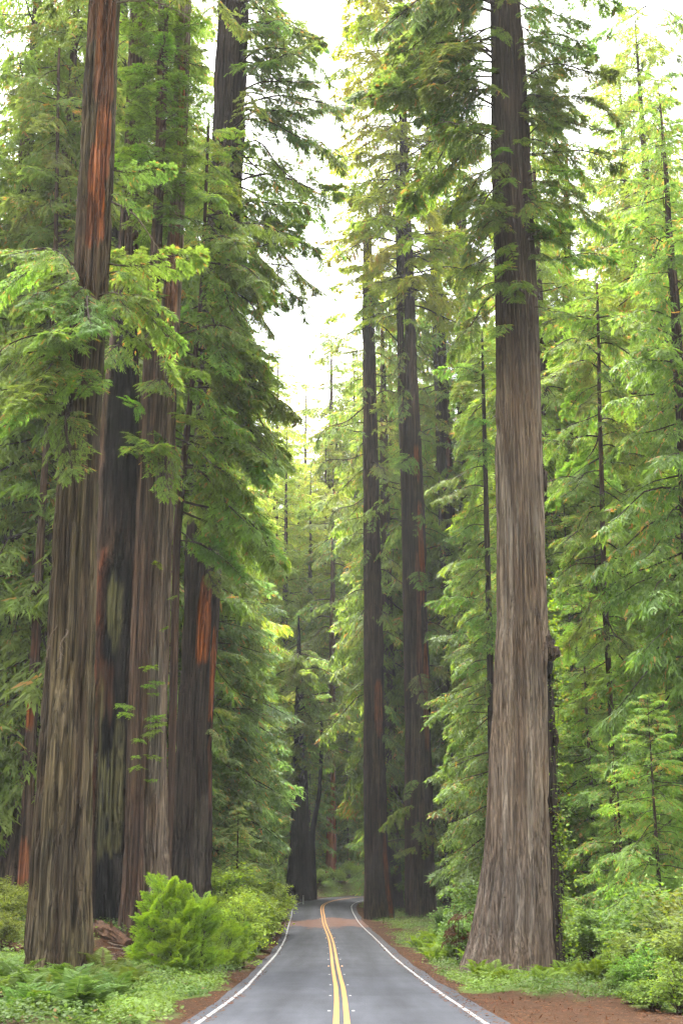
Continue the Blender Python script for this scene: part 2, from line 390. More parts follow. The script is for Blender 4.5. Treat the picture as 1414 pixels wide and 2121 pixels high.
# ------------------------------------------------------------------ trunks
def trunk_mesh(name, prof, d, top_z, nseg, nring, amp, nridge, colour, seed, mat, patches=(), carve=None, flute=0.0, base_drop=0.7, origin=None, twist=0.0):
    """prof: (pixel row, left edge, right edge) of the outline at distance d; returns mesh and its base point"""
    r_ = np.random.default_rng(seed)
    rows = sorted([(at((l + r) / 2, y, d)[2], at((l + r) / 2, y, d)[0], (at(r, y, d)[0] - at(l, y, d)[0]) / 2) for y, l, r in prof])
    z, xc, rad = (np.array(v) for v in zip(*rows))
    g = gz(float(xc[0]), d)
    # carry the outline on into the ground and up to the tip
    zb = min(g - base_drop, z[0] - 0.05)
    sl = max(0.0, (rad[0] - rad[1]) / max(z[1] - z[0], .1)); z = np.insert(z, 0, zb); xc = np.insert(xc, 0, xc[0]); rad = np.insert(rad, 0, rad[0] + min(sl * (z[1] - zb), rad[0] * .15))
    if top_z > z[-1] + 1:
        k = (xc[-1] - xc[-3]) / (z[-1] - z[-3])
        xc = np.append(xc, xc[-1] + k * (top_z - z[-1])); rad = np.append(rad, max(rad[-1] * 0.12, 0.05)); z = np.append(z, top_z)
    vis = min(at(0, -60, d)[2], z[-1])
    t = np.concatenate([np.linspace(zb, vis, int(nring * .88), endpoint=False), np.linspace(vis, z[-1], max(3, nring - int(nring * .88)))]) if z[-1] > vis + 1 else np.linspace(zb, z[-1], nring)
    X0 = np.interp(t, z, xc); R0 = np.interp(t, z, rad)
    kk = np.exp(-0.5 * (np.arange(-6, 7) / 2.5)**2); kk /= kk.sum()
    X0 = np.convolve(np.pad(X0, 6, mode='edge'), kk, 'valid'); R0 = np.convolve(np.pad(R0, 6, mode='edge'), kk, 'valid')
    th = np.linspace(0, 2 * math.pi, nseg, endpoint=False)
    T, Z = np.meshgrid(th, t); R = np.repeat(R0[:, None], nseg, 1)
    Tw = T + twist * (Z - zb)
    U = lambda n: (Tw / (2 * math.pi) * n) % n
    def nf(n, fz, off): return vnoise(r_.random((n, 97)), U(n), Z * fz + off)
    wob = (nf(5, 0.16, 0) - .5) * 0.10 + (nf(9, .3, 3) - .5) * 0.05
    n1 = nf(nridge, 0.22, 0); n2 = nf(nridge * 2 + 1, 0.55, 11); n3 = nf(nridge * 4 + 3, 1.4, 5)
    g1 = np.clip(1 - np.abs(2 * n1 - 1) * 3.0, 0, 1); g2 = np.clip(1 - np.abs(2 * n2 - 1) * 2.4, 0, 1)      # narrow meandering furrows
    rid = .35 + .35 * (n2 - .5) + .3 * (n3 - .5) - 1.35 * g1 - .7 * g2
    flare = np.exp(-(Z - g) / 2.2).clip(0, 1.3)
    R = R * (1 + wob + flute * flare * (nf(7, 0.12, 2) - .4)) + amp * rid * (0.55 + 0.45 * np.clip(R / max(R0[0], .01), 0, 1)) * 2
    c0, c1, c2 = (np.array(c) for c in colour)
    mixn = (nf(nridge // 2 + 3, .1, 7) * .6 + nf(nridge + 5, .5, 9) * .4)[..., None]
    C = c0 + (c1 - c0) * smooth(.25, .75, mixn) ; C = C + (c2 - C) * smooth(.58, .8, nf(6, .12, 1) * .65 + n2 * .35)[..., None] * .7
    for (py, px, hh, ww, cc, stg) in patches:
        zc = at(px, py, d)[2]; xx = float(np.interp(zc, t, X0)); rr = float(np.interp(zc, t, R0))
        tc = -math.pi / 2 + math.asin(max(-.99, min(.99, (at(px, py, d)[0] - xx) / rr)))
        dth = (T - tc + math.pi) % (2 * math.pi) - math.pi
        mk = np.exp(-((Z - zc) / hh)**4) * np.exp(-(dth / ww)**4)
        mk = smooth(.44, .58, mk * (.42 + .95 * (n1 * .3 + n2 * .35 + n3 * .15 + nf(3, .35, 4) * .2))) * stg
        C = C + (np.array(cc) - C) * mk[..., None]; R = R - .035 * mk * (amp / .05)
    if carve is not None: R, C = carve(T, Z, R, C, nf, d, t, X0, R0)
    ox, oz = (origin if origin is not None else (float(X0[0]), g))
    V = np.stack([X0[:, None] + R * np.cos(T) - ox, R * np.sin(T), Z - oz], -1).reshape(-1, 3)
    nr = len(t); a = np.arange(nr - 1)[:, None] * nseg; j = np.arange(nseg)[None, :]; j2 = (j + 1) % nseg
    F = np.stack([(a + j).ravel(), (a + j2).ravel(), (a + nseg + j2).ravel(), (a + nseg + j).ravel()], 1)
    cap = np.arange((nr - 1) * nseg, nr * nseg)[None, :]
    me = mesh(name, V, [F, cap], [mat], vattr={'col': np.clip(C, .004, 1).reshape(-1, 3)}, smooth_faces=np.concatenate([np.ones(len(F)), [0]]))
    axis_fn = lambda zz_: (float(np.interp(zz_, t, X0)), d, zz_, float(np.interp(zz_, t, R0)))
    return me, (ox, d, oz), axis_fn

# ------------------------------------------------------------------ foliage
def kites(P, U, Nn, l, w):
    """leaf faces from P along U, flat side facing Nn; four corners each"""
    U = U / (np.linalg.norm(U, axis=-1, keepdims=True) + 1e-9)
    Sd = np.cross(U, Nn); Sd /= (np.linalg.norm(Sd, axis=-1, keepdims=True) + 1e-9)
    l = l[..., None]; w = w[..., None]
    sagv = np.cross(Sd, U) * l * 0.08
    return np.stack([P, P + U * l * .5 + Sd * w * .5 - sagv, P + U * l, P + U * l * .5 - Sd * w * .5 - sagv], -2).reshape(-1, 3)

def needles(P, U, Nn, l, w):
    """flat needle sprays, three corners each"""
    U = U / (np.linalg.norm(U, axis=-1, keepdims=True) + 1e-9)
    Sd = np.cross(U, Nn); Sd /= (np.linalg.norm(Sd, axis=-1, keepdims=True) + 1e-9)
    l = l[..., None]; w = w[..., None]
    return np.stack([P + Sd * w * .5, P + U * l, P - Sd * w * .5], -2).reshape(-1, 3)

def tubes(A, B, ra, rb, ns=4):
    """straight tapered pieces from A to B"""
    A = np.atleast_2d(A); B = np.atleast_2d(B); n = len(A)
    ra = np.broadcast_to(ra, n); rb = np.broadcast_to(rb, n)
    U = B - A; U = U / (np.linalg.norm(U, axis=1, keepdims=True) + 1e-9)
    ref = np.where(np.abs(U[:, 2:3]) > .9, np.array([[1., 0, 0]]), np.array([[0, 0, 1.]]))
    X = np.cross(U, ref); X /= np.linalg.norm(X, axis=1, keepdims=True) + 1e-9; Yv = np.cross(U, X)
    a = np.arange(ns) / ns * 2 * math.pi
    ring = X[:, None] * np.cos(a)[None, :, None] + Yv[:, None] * np.sin(a)[None, :, None]
    V = np.concatenate([A[:, None] + ring * ra[:, None, None], B[:, None] + ring * rb[:, None, None]], 1).reshape(-1, 3)
    b = (np.arange(n) * 2 * ns)[:, None]; j = np.arange(ns)[None, :]; j2 = (j + 1) % ns
    F = np.stack([(b + j).ravel(), (b + j2).ravel(), (b + ns + j2).ravel(), (b + ns + j).ravel()], 1)
    return V, F

def polytube(P, r, ns=5):
    """one continuous tapered tube along points P"""
    P = np.asarray(P, float); r = np.asarray(r, float); n = len(P)
    U = np.gradient(P, axis=0); U /= np.linalg.norm(U, axis=1, keepdims=True) + 1e-9
    ref = np.array([0.31, 0.2, 0.93]) if abs(U[:, 2]).mean() < .8 else np.array([1., .1, 0])
    X = np.cross(U, ref); X /= np.linalg.norm(X, axis=1, keepdims=True) + 1e-9; Yv = np.cross(U, X)
    a = np.arange(ns) / ns * 2 * math.pi
    V = (P[:, None] + (X[:, None] * np.cos(a)[None, :, None] + Yv[:, None] * np.sin(a)[None, :, None]) * r[:, None, None]).reshape(-1, 3)
    b = (np.arange(n - 1) * ns)[:, None]; j = np.arange(ns)[None, :]; j2 = (j + 1) % ns
    F = np.stack([(b + j).ravel(), (b + j2).ravel(), (b + ns + j2).ravel(), (b + ns + j).ravel()], 1)
    return V, F

def make_bough(seed, L=5.0, ns=26, nt=13, nl=6, leaf=0.17, lw=0.045, droop=.28, rise=.08, width=.36, hang=.25, sag=.25, twig=.34, bare=0.12, thick=0.045, gaps=.25, shoots=True):
    """a conifer bough along +X: stem, side shoots in a flat fan, leafy twigs on them"""
    r = np.random.default_rng(seed)
    t = bare + (1 - bare) * (np.arange(ns) + r.random(ns)) / ns
    sd = np.where(np.arange(ns) % 2 == 0, 1., -1.)
    amp = (r.random(2) - .5) * .12
    def stem(tt): return np.stack([L * tt * (1 - .10 * tt), L * (amp[0] * np.sin(tt * 3.1) + amp[1] * np.sin(tt * 6)), L * (rise * tt - droop * tt**2 + .10 * droop * np.sin(tt * 7 + seed))], -1)
    s0 = stem(t)
    ls = width * L * ((1 - t)**.7 * .95 + .12) * np.minimum(1, t / .28)**.6 * (.6 + .7 * r.random(ns))
    ang = np.radians(52 + 16 * (r.random(ns) - .5) * 2)
    dirv = np.stack([np.cos(ang), sd * np.sin(ang), -hang * (.3 + r.random(ns)) + .55 * (r.random(ns) - .5)], -1); dirv /= np.linalg.norm(dirv, axis=1, keepdims=True)
    def side(i, s): return s0[i] + dirv[i] * (ls[i] * s)[..., None] + np.stack([0 * s, 0 * s, -sag * ls[i] * s * s], -1)
    ia = np.arange(ns)[:, None].repeat(nt, 1)
    s = .10 + .9 * (np.arange(nt)[None, :] + r.random((ns, nt))) / nt
    tp = side(ia, s)
    tsd = np.where((np.arange(nt)[None, :] + r.integers(0, 2, (ns, 1))) % 2 == 0, 1., -1.)
    lt = twig * (1.05 - .55 * s) * (.6 + .8 * r.random((ns, nt))) * np.minimum(1, ls[:, None] / (.2 * width * L) + .3)
    a2 = tsd * np.radians(48 + 22 * (r.random((ns, nt)) - .5))
    dx = dirv[:, None, :].repeat(nt, 1)
    td = np.stack([dx[..., 0] * np.cos(a2) - dx[..., 1] * np.sin(a2), dx[..., 0] * np.sin(a2) + dx[..., 1] * np.cos(a2), dx[..., 2] - hang * (.2 + 1.1 * r.random((ns, nt))) + .6 * (r.random((ns, nt)) - .5)], -1)
    td /= np.linalg.norm(td, axis=-1, keepdims=True)
    # leave gaps: some shoots carry few twigs
    keep = (vnoise(r.random((16, 16)), ia * .37 + .1, s * 2.3) > gaps) | (s > .86)
    q = (np.arange(nl)[None, None, :] + r.random((ns, nt, nl))) / nl
    lp = tp[..., None, :] + td[..., None, :] * (lt[..., None] * q)[..., None]
    lp[..., 2] -= (.25 * lt[..., None] * q * q)
    lsd = np.where(np.arange(nl) % 2 == 0, 1., -1.)[None, None, :]
    a3 = lsd * np.radians(42) * (1 - .8 * (q > .86)) * (.5 + r.random(q.shape))
    tdx = td[..., None, :].repeat(nl, 2)
    ld = np.stack([tdx[..., 0] * np.cos(a3) - tdx[..., 1] * np.sin(a3), tdx[..., 0] * np.sin(a3) + tdx[..., 1] * np.cos(a3), tdx[..., 2] - .15 + .35 * (r.random(q.shape) - .5)], -1)
    nn = np.stack([(r.random(q.shape) - .5) * 1.1, (r.random(q.shape) - .5) * 1.1, np.ones(q.shape)], -1)
    ll = leaf * (.65 + .7 * r.random(q.shape)); ww = lw * (.75 + .5 * r.random(q.shape)) * ll / leaf
    kp = keep[..., None].repeat(nl, 2).ravel()
    LV = needles(lp, ld, nn, ll, ww).reshape(-1, 3, 3)[kp]
    # leaf colour number: twigs share most of it, so that dry sprays read as sprays
    tw = r.random((ns, nt)); rnd = np.clip(np.repeat(tw[..., None], nl, 2) * .75 + r.random(q.shape) * .25, 0, 1)
    rnd = np.where(tw[..., None] > .965, .99, np.minimum(rnd, .95)).ravel()[kp]
    tip = np.clip((.25 * s + .75 * s**3)[..., None] * .6 + .5 * (q - .3), 0, 1)
    tip = (tip * (.5 + .5 * t[:, None, None])).ravel()[kp]
    tt = np.linspace(0, 1, 12); SV, SF = polytube(stem(tt), thick * (1 - tt)**.8 * L / 5 + .006, 5)
    i1 = np.arange(ns); mid = side(i1, np.full(ns, .5)); end = side(i1, np.full(ns, .97))
    T1, F1 = tubes(s0, mid, .012 * L / 5 + .004, .008, 3); T2, F2 = tubes(mid, end, .008, .003, 3)
    if not shoots: tt = np.linspace(0, 1, 6); SV, SF = polytube(stem(tt), thick * (1 - tt)**.8 * L / 5 + .006, 4); T1, F1 = T1[:0], F1[:0]; T2, F2 = T2[:0], F2[:0]
    WV = np.concatenate([SV, T1, T2]); WF = np.concatenate([SF, F1 + len(SV), F2 + len(SV) + len(T1)])
    return dict(L=L, leaf=LV, rnd=rnd, tip=tip, wv=WV, wf=WF)

def join_boughs(parts):
    """parts: (bough, 3x3, offset, tone) -> arrays"""
    lv, rnd, tip, wv, wf = [], [], [], [], []; n = 0
    for b, Mx, o, tone in parts:
        lv.append(b['leaf'].reshape(-1, 3) @ Mx.T + o); rnd.append(np.clip(b['rnd'] + np.where(b['rnd'] < .96, tone, 0), 0, .99)); tip.append(b['tip'])
        wv.append(b['wv'] @ Mx.T + o); wf.append(b['wf'] + n); n += len(b['wv'])
    return np.concatenate(lv), np.concatenate(rnd), np.concatenate(tip), np.concatenate(wv), np.concatenate(wf)

def foliage_mesh(name, lv, rnd, tip, wv, wf, mat_leaf, mat_wood):
    k = len(lv) // len(rnd); nl = len(rnd)
    V = np.concatenate([lv, wv]); LF = np.arange(nl * k).reshape(-1, k); WF = wf + len(lv)
    mi = np.concatenate([np.zeros(nl, int), np.ones(len(WF), int)])
    z = np.zeros(len(WF))
    return mesh(name, V, [LF, WF], [mat_leaf, mat_wood], fattr={'rnd': np.concatenate([rnd, z]), 'tip': np.concatenate([tip, z])}, mat_idx=mi, smooth_faces=mi.astype(bool))

def bough_mesh(name, b, mat=None): return foliage_mesh(name, b['leaf'].reshape(-1, 3), b['rnd'], b['tip'], b['wv'], b['wf'], mat or M_needle, M_twig)

def rot(az, el, roll=0.0):
    """local +X to azimuth az and elevation el"""
    return np.array((Matrix.Rotation(az, 3, 'Z') @ Matrix.Rotation(-el, 3, 'Y') @ Matrix.Rotation(roll, 3, 'X')))

# boughs for the near trees: broad and drooping, short and perky, long and thin, bare
B_near = [bough_mesh('branch', make_bough(100 + i, L=5.0, ns=int(30 + 4 * (i % 4)), nt=20, nl=12, leaf=.115, lw=.032, droop=.22 + .14 * (i % 4), rise=.02 + .06 * (i % 3), width=.30 + .03 * (i % 3), hang=.25 + .12 * (i % 3), sag=.3, gaps=.30 + .04 * (i % 3), twig=.36)) for i in range(8)]
B_long = [bough_mesh('branch', make_bough(120 + i, L=5.0, ns=26, nt=14, nl=10, leaf=.13, lw=.034, droop=.75, rise=.22, width=.22, hang=.6, sag=.45, gaps=.40)) for i in range(3)]
B_far = [bough_mesh('branch', make_bough(130 + i, L=5.0, ns=24, nt=10, nl=7, leaf=.26, lw=.075, droop=.25 + .15 * (i % 3), rise=.02 + .08 * (i % 3), width=.36, hang=.4, sag=.35, twig=.5, gaps=.28, thick=.06)) for i in range(5)]
B_sprout = [bough_mesh('branch', make_bough(140 + i, L=1.4, ns=14, nt=9, nl=7, leaf=.075, lw=.024, droop=.12, rise=.1, width=.45, hang=.1, twig=.2, thick=.03, gaps=.1), M_sprout) for i in range(3)]
def bare_branch(seed, L=4.0, ns=9):
    r = np.random.default_rng(seed); t = np.linspace(0, 1, 12)
    P = np.stack([L * t, np.cumsum(r.normal(0, .09, 12)) , L * (.05 * t - .35 * t * t) + np.cumsum(r.normal(0, .05, 12))], 1); P[0] = 0
    V, F = polytube(P, .05 * (1 - t)**.8 + .008, 5); Vs, Fs, n = [V], [F], len(V)
    for k in range(ns):
        i = r.integers(3, 11); a = P[i]; q = np.linspace(0, 1, 6); sd = 1 if k % 2 else -1; l = r.uniform(.5, 1.6) * (1.2 - i / 12)
        Q = a + np.stack([q * l * .7, sd * q * l * .6 + np.cumsum(r.normal(0, .04, 6)), -q * q * l * r.uniform(.3, .9)], 1); Q[0] = a
        v, f = polytube(Q, .016 * (1 - q) + .005, 3); Vs.append(v); Fs.append(f + n); n += len(v)
    return mesh('bare_branch', np.concatenate(Vs), np.concatenate(Fs), [M_dry], smooth_faces=np.ones(sum(len(f) for f in Fs)))
B_bare = [bare_branch(160 + i) for i in range(3)]

def add_branch(tree, axis_fn, meshes, z, az, length, el=0.0, colr=(1, 1, 1), r=random, name='branch', roll=0.0, out=0.85):
    """a bough of the tree, growing out of the trunk at height z towards azimuth az (0 = +X, -90 deg = to the camera)"""
    x, y, zz_, rad = axis_fn(z); o = tree.location
    p = (x + math.cos(az) * rad * out - o.x, y + math.sin(az) * rad * out - o.y, zz_ - o.z)
    me = r.choice(meshes)
    b = link(name, me, tree, p, None, length / (1.4 if me in B_sprout else 5.0 if me not in B_bare else 4.0), tuple(max(.3, c * r.uniform(.88, 1.12)) for c in colr))
    b.rotation_euler = Matrix(rot(az, el + r.gauss(0, .08), roll + r.gauss(0, .3)).tolist()).to_euler()
    return b

# ------------------------------------------------------------------ the big redwoods, each with its own outline
rr = random.Random(11)
BARK_OLIVE = ((.044, .029, .017), (.092, .068, .038), (.072, .060, .028))
BARK_GREY = ((.092, .061, .040), (.152, .110, .077), (.125, .086, .056))
BARK_DARK = ((.022, .015, .012), (.046, .031, .023), (.032, .024, .017))
BARK_RED = ((.046, .026, .017), (.088, .052, .034), (.062, .042, .028))
ORANGE = (.23, .066, .02)
BARK_MID = ((.036, .022, .015), (.074, .047, .032), (.050, .035, .024))
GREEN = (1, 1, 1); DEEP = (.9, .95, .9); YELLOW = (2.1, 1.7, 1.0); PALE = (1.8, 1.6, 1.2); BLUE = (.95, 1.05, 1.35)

def redwood(label, prof, d, top_z, colour, seed, nseg=150, nring=230, amp=.055, nridge=34, mat=None, patches=(), carve=None, flute=.1, group=None, twist=0.0):
    me, base, ax = trunk_mesh('trunk', prof, d, top_z, nseg, nring, amp, nridge, colour, seed, mat or M_bark, patches, carve, flute, twist=twist)
    t = thing('redwood_tree', label, 'tree', base, group)
    link('trunk', me, t)
    return t, ax
def zpx(py, d): return at(707, py, d)[2]
def crown_branches(tree, ax, d, y0, y1, n, length, meshes, colr, el=(-.25, .15), az=None, seed=0, jit=.35):
    """n boughs between pixel rows y0 (upper) and y1 (lower)"""
    r = random.Random(seed)
    za, zb = zpx(y1, d), zpx(y0, d)
    for k in range(n):
        z = za + (zb - za) * (k + r.random()) / n
        a = (k * 2.39996 + r.uniform(-.4, .4)) if az is None else r.uniform(*az)
        add_branch(tree, ax, meshes, z, a, length * r.uniform(1 - jit, 1 + jit), r.uniform(*el), colr, r)

# the tall trunk at the left, furrowed and olive brown
tA, aA = redwood('massive furrowed olive-brown redwood in the ferns with orange-streaked bark high up',
    [(2045, 54, 192), (1985, 56, 191), (1900, 65, 188), (1843, 69, 187), (1701, 76, 187), (1524, 84, 191), (1347, 102, 194), (1100, 113, 200), (943, 124, 205), (538, 157, 225), (419, 163, 230), (300, 170, 235), (0, 187, 247)],
    44, 62, BARK_OLIVE, 21, 300, 300, .068, 26, flute=.32, patches=[(420, 205, 2.4, .75, ORANGE, .9), (300, 220, 2.2, .6, ORANGE, .7), (120, 225, 3.0, .8, (.12, .045, .02), .8), (600, 180, 4, .9, (.05, .026, .017), .6), (20, 200, 2.0, .9, (.12, .045, .02), .6)])
crown_branches(tA, aA, 44, 545, 880, 24, 3.5, B_near, (1.0, 1.1, 1), (-.5, .05), (-3.3, -1.3), 1)
crown_branches(tA, aA, 44, 545, 680, 7, 3.4, B_near, (1.0, 1.1, 1), (-.3, .1), (-1.1, .1), 2)
crown_branches(tA, aA, 44, -900, -80, 34, 4.0, B_near, GREEN, (-.3, .2), None, 3)
crown_branches(tA, aA, 44, 330, 420, 2, 2.4, B_near, GREEN, (-.3, .0), (-.3, .2), 4)
add_branch(tA, aA, B_bare, zpx(415, 44), -.1, 3.2, -.45, r=rr, name='bare_branch')
add_branch(tA, aA, B_bare, zpx(10, 44), -.2, 3.4, -.2, r=rr, name='bare_branch')
add_branch(tA, aA, B_bare, zpx(1290, 44), -2.2, 1.5, -.9, r=rr, name='bare_branch')
add_branch(tA, aA, B_bare, zpx(1310, 44), -1.7, 2.0, -.7, r=rr, name='bare_branch')
add_branch(tA, aA, B_bare, zpx(1320, 44), -2.5, 1.4, -1.1, r=rr, name='bare_branch')

# the burnt hollow tree behind it
def hollow(T, Z, R, C, nf, d, t, X0, R0):
    zt = zpx(1168, d); zb0 = zpx(1940, d); zc = zpx(850, d)
    f = np.clip((zt - Z) / (zt - zb0), 0, 1)
    dth = (T + math.pi / 2 - .10 + math.pi) % (2 * math.pi) - math.pi
    half = .42 + .62 * f**.55 + .08 * np.sin(Z * 2.1)
    ins = smooth(half + .10, half - .10, np.abs(dth)) if False else 1 - smooth(half - .12, half + .06, np.abs(dth))
    ins = ins * smooth(-.02, .03, (zt - Z) / (zt - zb0))
    hole_half = .36 * smooth(zpx(1842, d), zpx(1885, d), Z * -1 + zpx(1842, d) + zpx(1885, d)) if False else .34 * np.clip((zpx(1850, d) - Z) / 1.4, 0, 1)**.5
    hole = 1 - smooth(hole_half - .05, hole_half + .05, np.abs(dth - .05 + .06 * np.sin(Z * 5)))
    hole = hole * (Z < zpx(1850, d))
    R = R * (1 - .48 * ins - .34 * hole * ins)
    chark = np.maximum(ins, np.exp(-((Z - zc) / 7.0)**4) * (1 - smooth(.75, 1.15, np.abs(dth - .25))) * .92)
    chark = np.maximum(chark, (1 - smooth(half + .1, half + .55, np.abs(dth))) * (dth > 0) * (1 - smooth(zt, zt + 2.5, Z)) * .9)
    char = np.array([.006, .0055, .0055])
    moss = np.array([.080, .072, .032]); ash = np.array([.045, .041, .036])
    # where the charcoal has weathered: patches of olive lichen, placed as they stand on the wood
    xx = np.interp(Z, t, X0) + R * np.cos(T); yy = d + R * np.sin(T); dep = yy * CT + (Z - EYE) * ST
    wpx = 707 + FPX * xx / dep; wpy = 1060.5 - FPX * ((Z - EYE) * CT - yy * ST) / dep
    n_a = nf(19, 1.1, 3) - .5; n_b = nf(41, 2.3, 8) - .5
    mm = np.zeros_like(Z)
    for (ex, ey, ew, eh, st_) in ((238, 1262, 15, 85, 1), (236, 1225, 10, 50, .8), (236, 1650, 26, 95, .9), (246, 1560, 12, 60, .6), (205, 1500, 9, 110, .7), (210, 1720, 14, 70, .7), (228, 1745, 20, 30, 1.0)):
        mm = np.maximum(mm, st_ * (1 - smooth(.7, 1.15, np.hypot((wpx - ex) / ew, (wpy - ey) / eh) + n_a * .9 + n_b * .5)))
    mm = mm * (np.sin(T) < 0)
    rust = (1 - smooth(.6, 1.2, np.hypot((wpx - 218) / 22, (wpy - 1430) / 70) + n_a)) * (np.sin(T) < 0)
    Cc = char + (np.array([.055, .024, .014]) - char) * rust[..., None] * .9
    Cc = Cc + (moss - Cc) * mm[..., None] + (ash - Cc) * (smooth(.66, .8, nf(37, 1.6, 5)) * .35 * (1 - mm))[..., None]
    C = C + (Cc - C) * chark[..., None]
    lip = np.exp(-((np.abs(dth) - half - .12) / .14)**2) * smooth(zb0, zpx(1560, d), Z) * (Z < zt + .6) * (dth < 0)
    C = C + (np.array([.11, .035, .017]) - C) * np.clip(lip, 0, 1)[..., None]
    return R, C
tB, aB = redwood('burnt-out redwood with a tall black charred hollow, squeezed behind the olive-brown trunk',
    [(1940, 172, 262), (1843, 174, 262), (1701, 176, 264), (1524, 180, 270), (1347, 186, 276), (1100, 195, 290), (943, 204, 289), (820, 216, 289), (671, 232, 286), (350, 257, 288), (0, 272, 308)],
    60.5, 60, BARK_RED, 31, 180, 220, .045, 26, carve=hollow, flute=.05)
crown_branches(tB, aB, 60.5, 560, 1000, 7, 3.6, B_near, (1.1, 1.2, 1), (-.3, .1), (-2.2, -.6), 5)
crown_branches(tB, aB, 60.5, -900, 120, 22, 4.0, B_near, GREEN, (-.3, .2), None, 6)

# two fused stems beside the hollow one
tC, aC = redwood('pair of fused grey-brown redwood stems standing between the burnt hollow and the bright green bush',
    [(1935, 288, 360), (1843, 291, 355), (1701, 293, 349), (1524, 301, 346), (1347, 306, 349), (1100, 310, 356), (943, 315, 360), (820, 319, 365), (577, 341, 377), (350, 359, 385), (0, 365, 396)],
    60, 64, BARK_GREY, 41, 180, 260, .050, 18, patches=[(560, 360, 4, .8, (.15, .055, .025), .6), (240, 376, 4, .6, ORANGE, .7), (1500, 325, 4, .7, (.14, .115, .09), .6)])
me, base2, aC1 = trunk_mesh('trunk', [(1935, 243, 296), (1843, 254, 297), (1701, 259, 298), (1524, 265, 304), (1347, 270, 309), (1100, 281, 315), (820, 293, 320), (577, 308, 332), (350, 321, 342), (0, 330, 350)],
    59.0, 50, 100, 200, .035, 16, BARK_RED, 43, M_bark, origin=(tC.location.x, tC.location.z))
link('trunk', me, tC, (0, 59.0 - 60.0, 0))
class _Loc: pass
crown_branches(tC, aC1, 59, 10, 470, 150, 1.7, B_sprout, (.52, .54, .8), (-.35, .3), None, 7)
crown_branches(tC, aC1, 59, 1380, 1620, 14, 1.0, B_sprout, GREEN, (-.1, .1), (-2.2, -.3), 8)
crown_branches(tC, aC, 60, 1180, 1330, 3, .9, B_sprout, GREEN, (-.1, .1), (-1.6, -.3), 9)
crown_branches(tC, aC, 60, 540, 960, 12, 4.0, B_near, (1.1, 1.2, 1), (-.35, .05), (-2.4, .2), 10)
crown_branches(tC, aC, 60, -900, 0, 22, 4.0, B_near, GREEN, (-.3, .2), None, 12)

# slim leaning tree with the drooping boughs over the road side
tD, aD = redwood('slim leaning redwood with long drooping green boughs reaching over the left roadside',
    [(1860, 330, 350), (1701, 345, 361), (1347, 353, 370), (1100, 357, 374), (1067, 361, 379), (810, 391, 401), (640, 411, 420), (450, 421, 428), (250, 430, 435)],
    63, 42, BARK_RED, 51, 40, 90, .012, 12, mat=M_bark_fine, flute=0)
crown_branches(tD, aD, 63, 420, 760, 34, 4.6, B_near, (1.15, 1.2, 1.0), (-.45, -.05), (-1.3, .9), 13)
crown_branches(tD, aD, 63, 680, 1060, 24, 5.6, B_near, (1.15, 1.2, 1), (-.45, -.1), (-.7, .7), 14)
crown_branches(tD, aD, 63, 960, 1200, 3, 3.4, B_near, (1.1, 1.15, 1), (-.5, -.2), (.1, .9), 15)
crown_branches(tD, aD, 63, 262, 440, 30, 2.0, B_near, (1.15, 1.2, 1.0), (-.2, .4), None, 113)
crown_branches(tD, aD, 63, 500, 1000, 10, 3.6, B_near, (1.0, 1.1, .98), (-.4, 0), (-2.8, -1.4), 16)

# the stout tree with the orange scar
tE, aE = redwood('stout dark redwood with orange-scarred bark on the bank behind the bright green bush',
    [(1880, 352, 440), (1843, 354, 437), (1700, 357, 437), (1524, 366, 438), (1347, 377, 448), (1100, 388, 461), (1067, 394, 468), (800, 412, 482), (424, 433, 498), (300, 440, 506), (100, 446, 512), (0, 450, 513)],
    73, 70, BARK_DARK, 61, 200, 240, .060, 24, patches=[(1310, 425, 2.3, .45, ORANGE, .95), (1400, 442, 3.2, .35, ORANGE, .9), (1240, 430, 1.2, .4, ORANGE, .8), (1600, 436, 3, .25, (.12, .05, .028), .7), (1750, 420, 3, .5, (.08, .062, .046), .6)])
crown_branches(tE, aE, 73, -1100, 40, 36, 5.2, B_near + B_long, GREEN, (-.35, .2), None, 17)
crown_branches(tE, aE, 73, -20, 560, 58, 5.8, B_long + B_near[:3], (1.0, 1.05, 1), (-.3, .2), (-1.2, .8), 18)
crown_branches(tE, aE, 73, 300, 700, 16, 4.2, B_near, (1.1, 1.15, .95), (-.3, .1), (-3.0, -.6), 19)
crown_branches(tE, aE, 73, 1040, 1220, 6, 2.6, B_near, GREEN, (-.6, -.2), (-2.2, .4), 20)
crown_branches(tE, aE, 73, 1430, 1560, 3, 1.8, B_near, GREEN, (-.5, -.1), (-.6, .6), 22)
for py_ in (60, 190, 240, 330, 470): add_branch(tE, aE, B_bare, zpx(py_, 73), rr.uniform(-.5, .3), 4.5, rr.uniform(-.35, .1), r=rr, name='bare_branch')

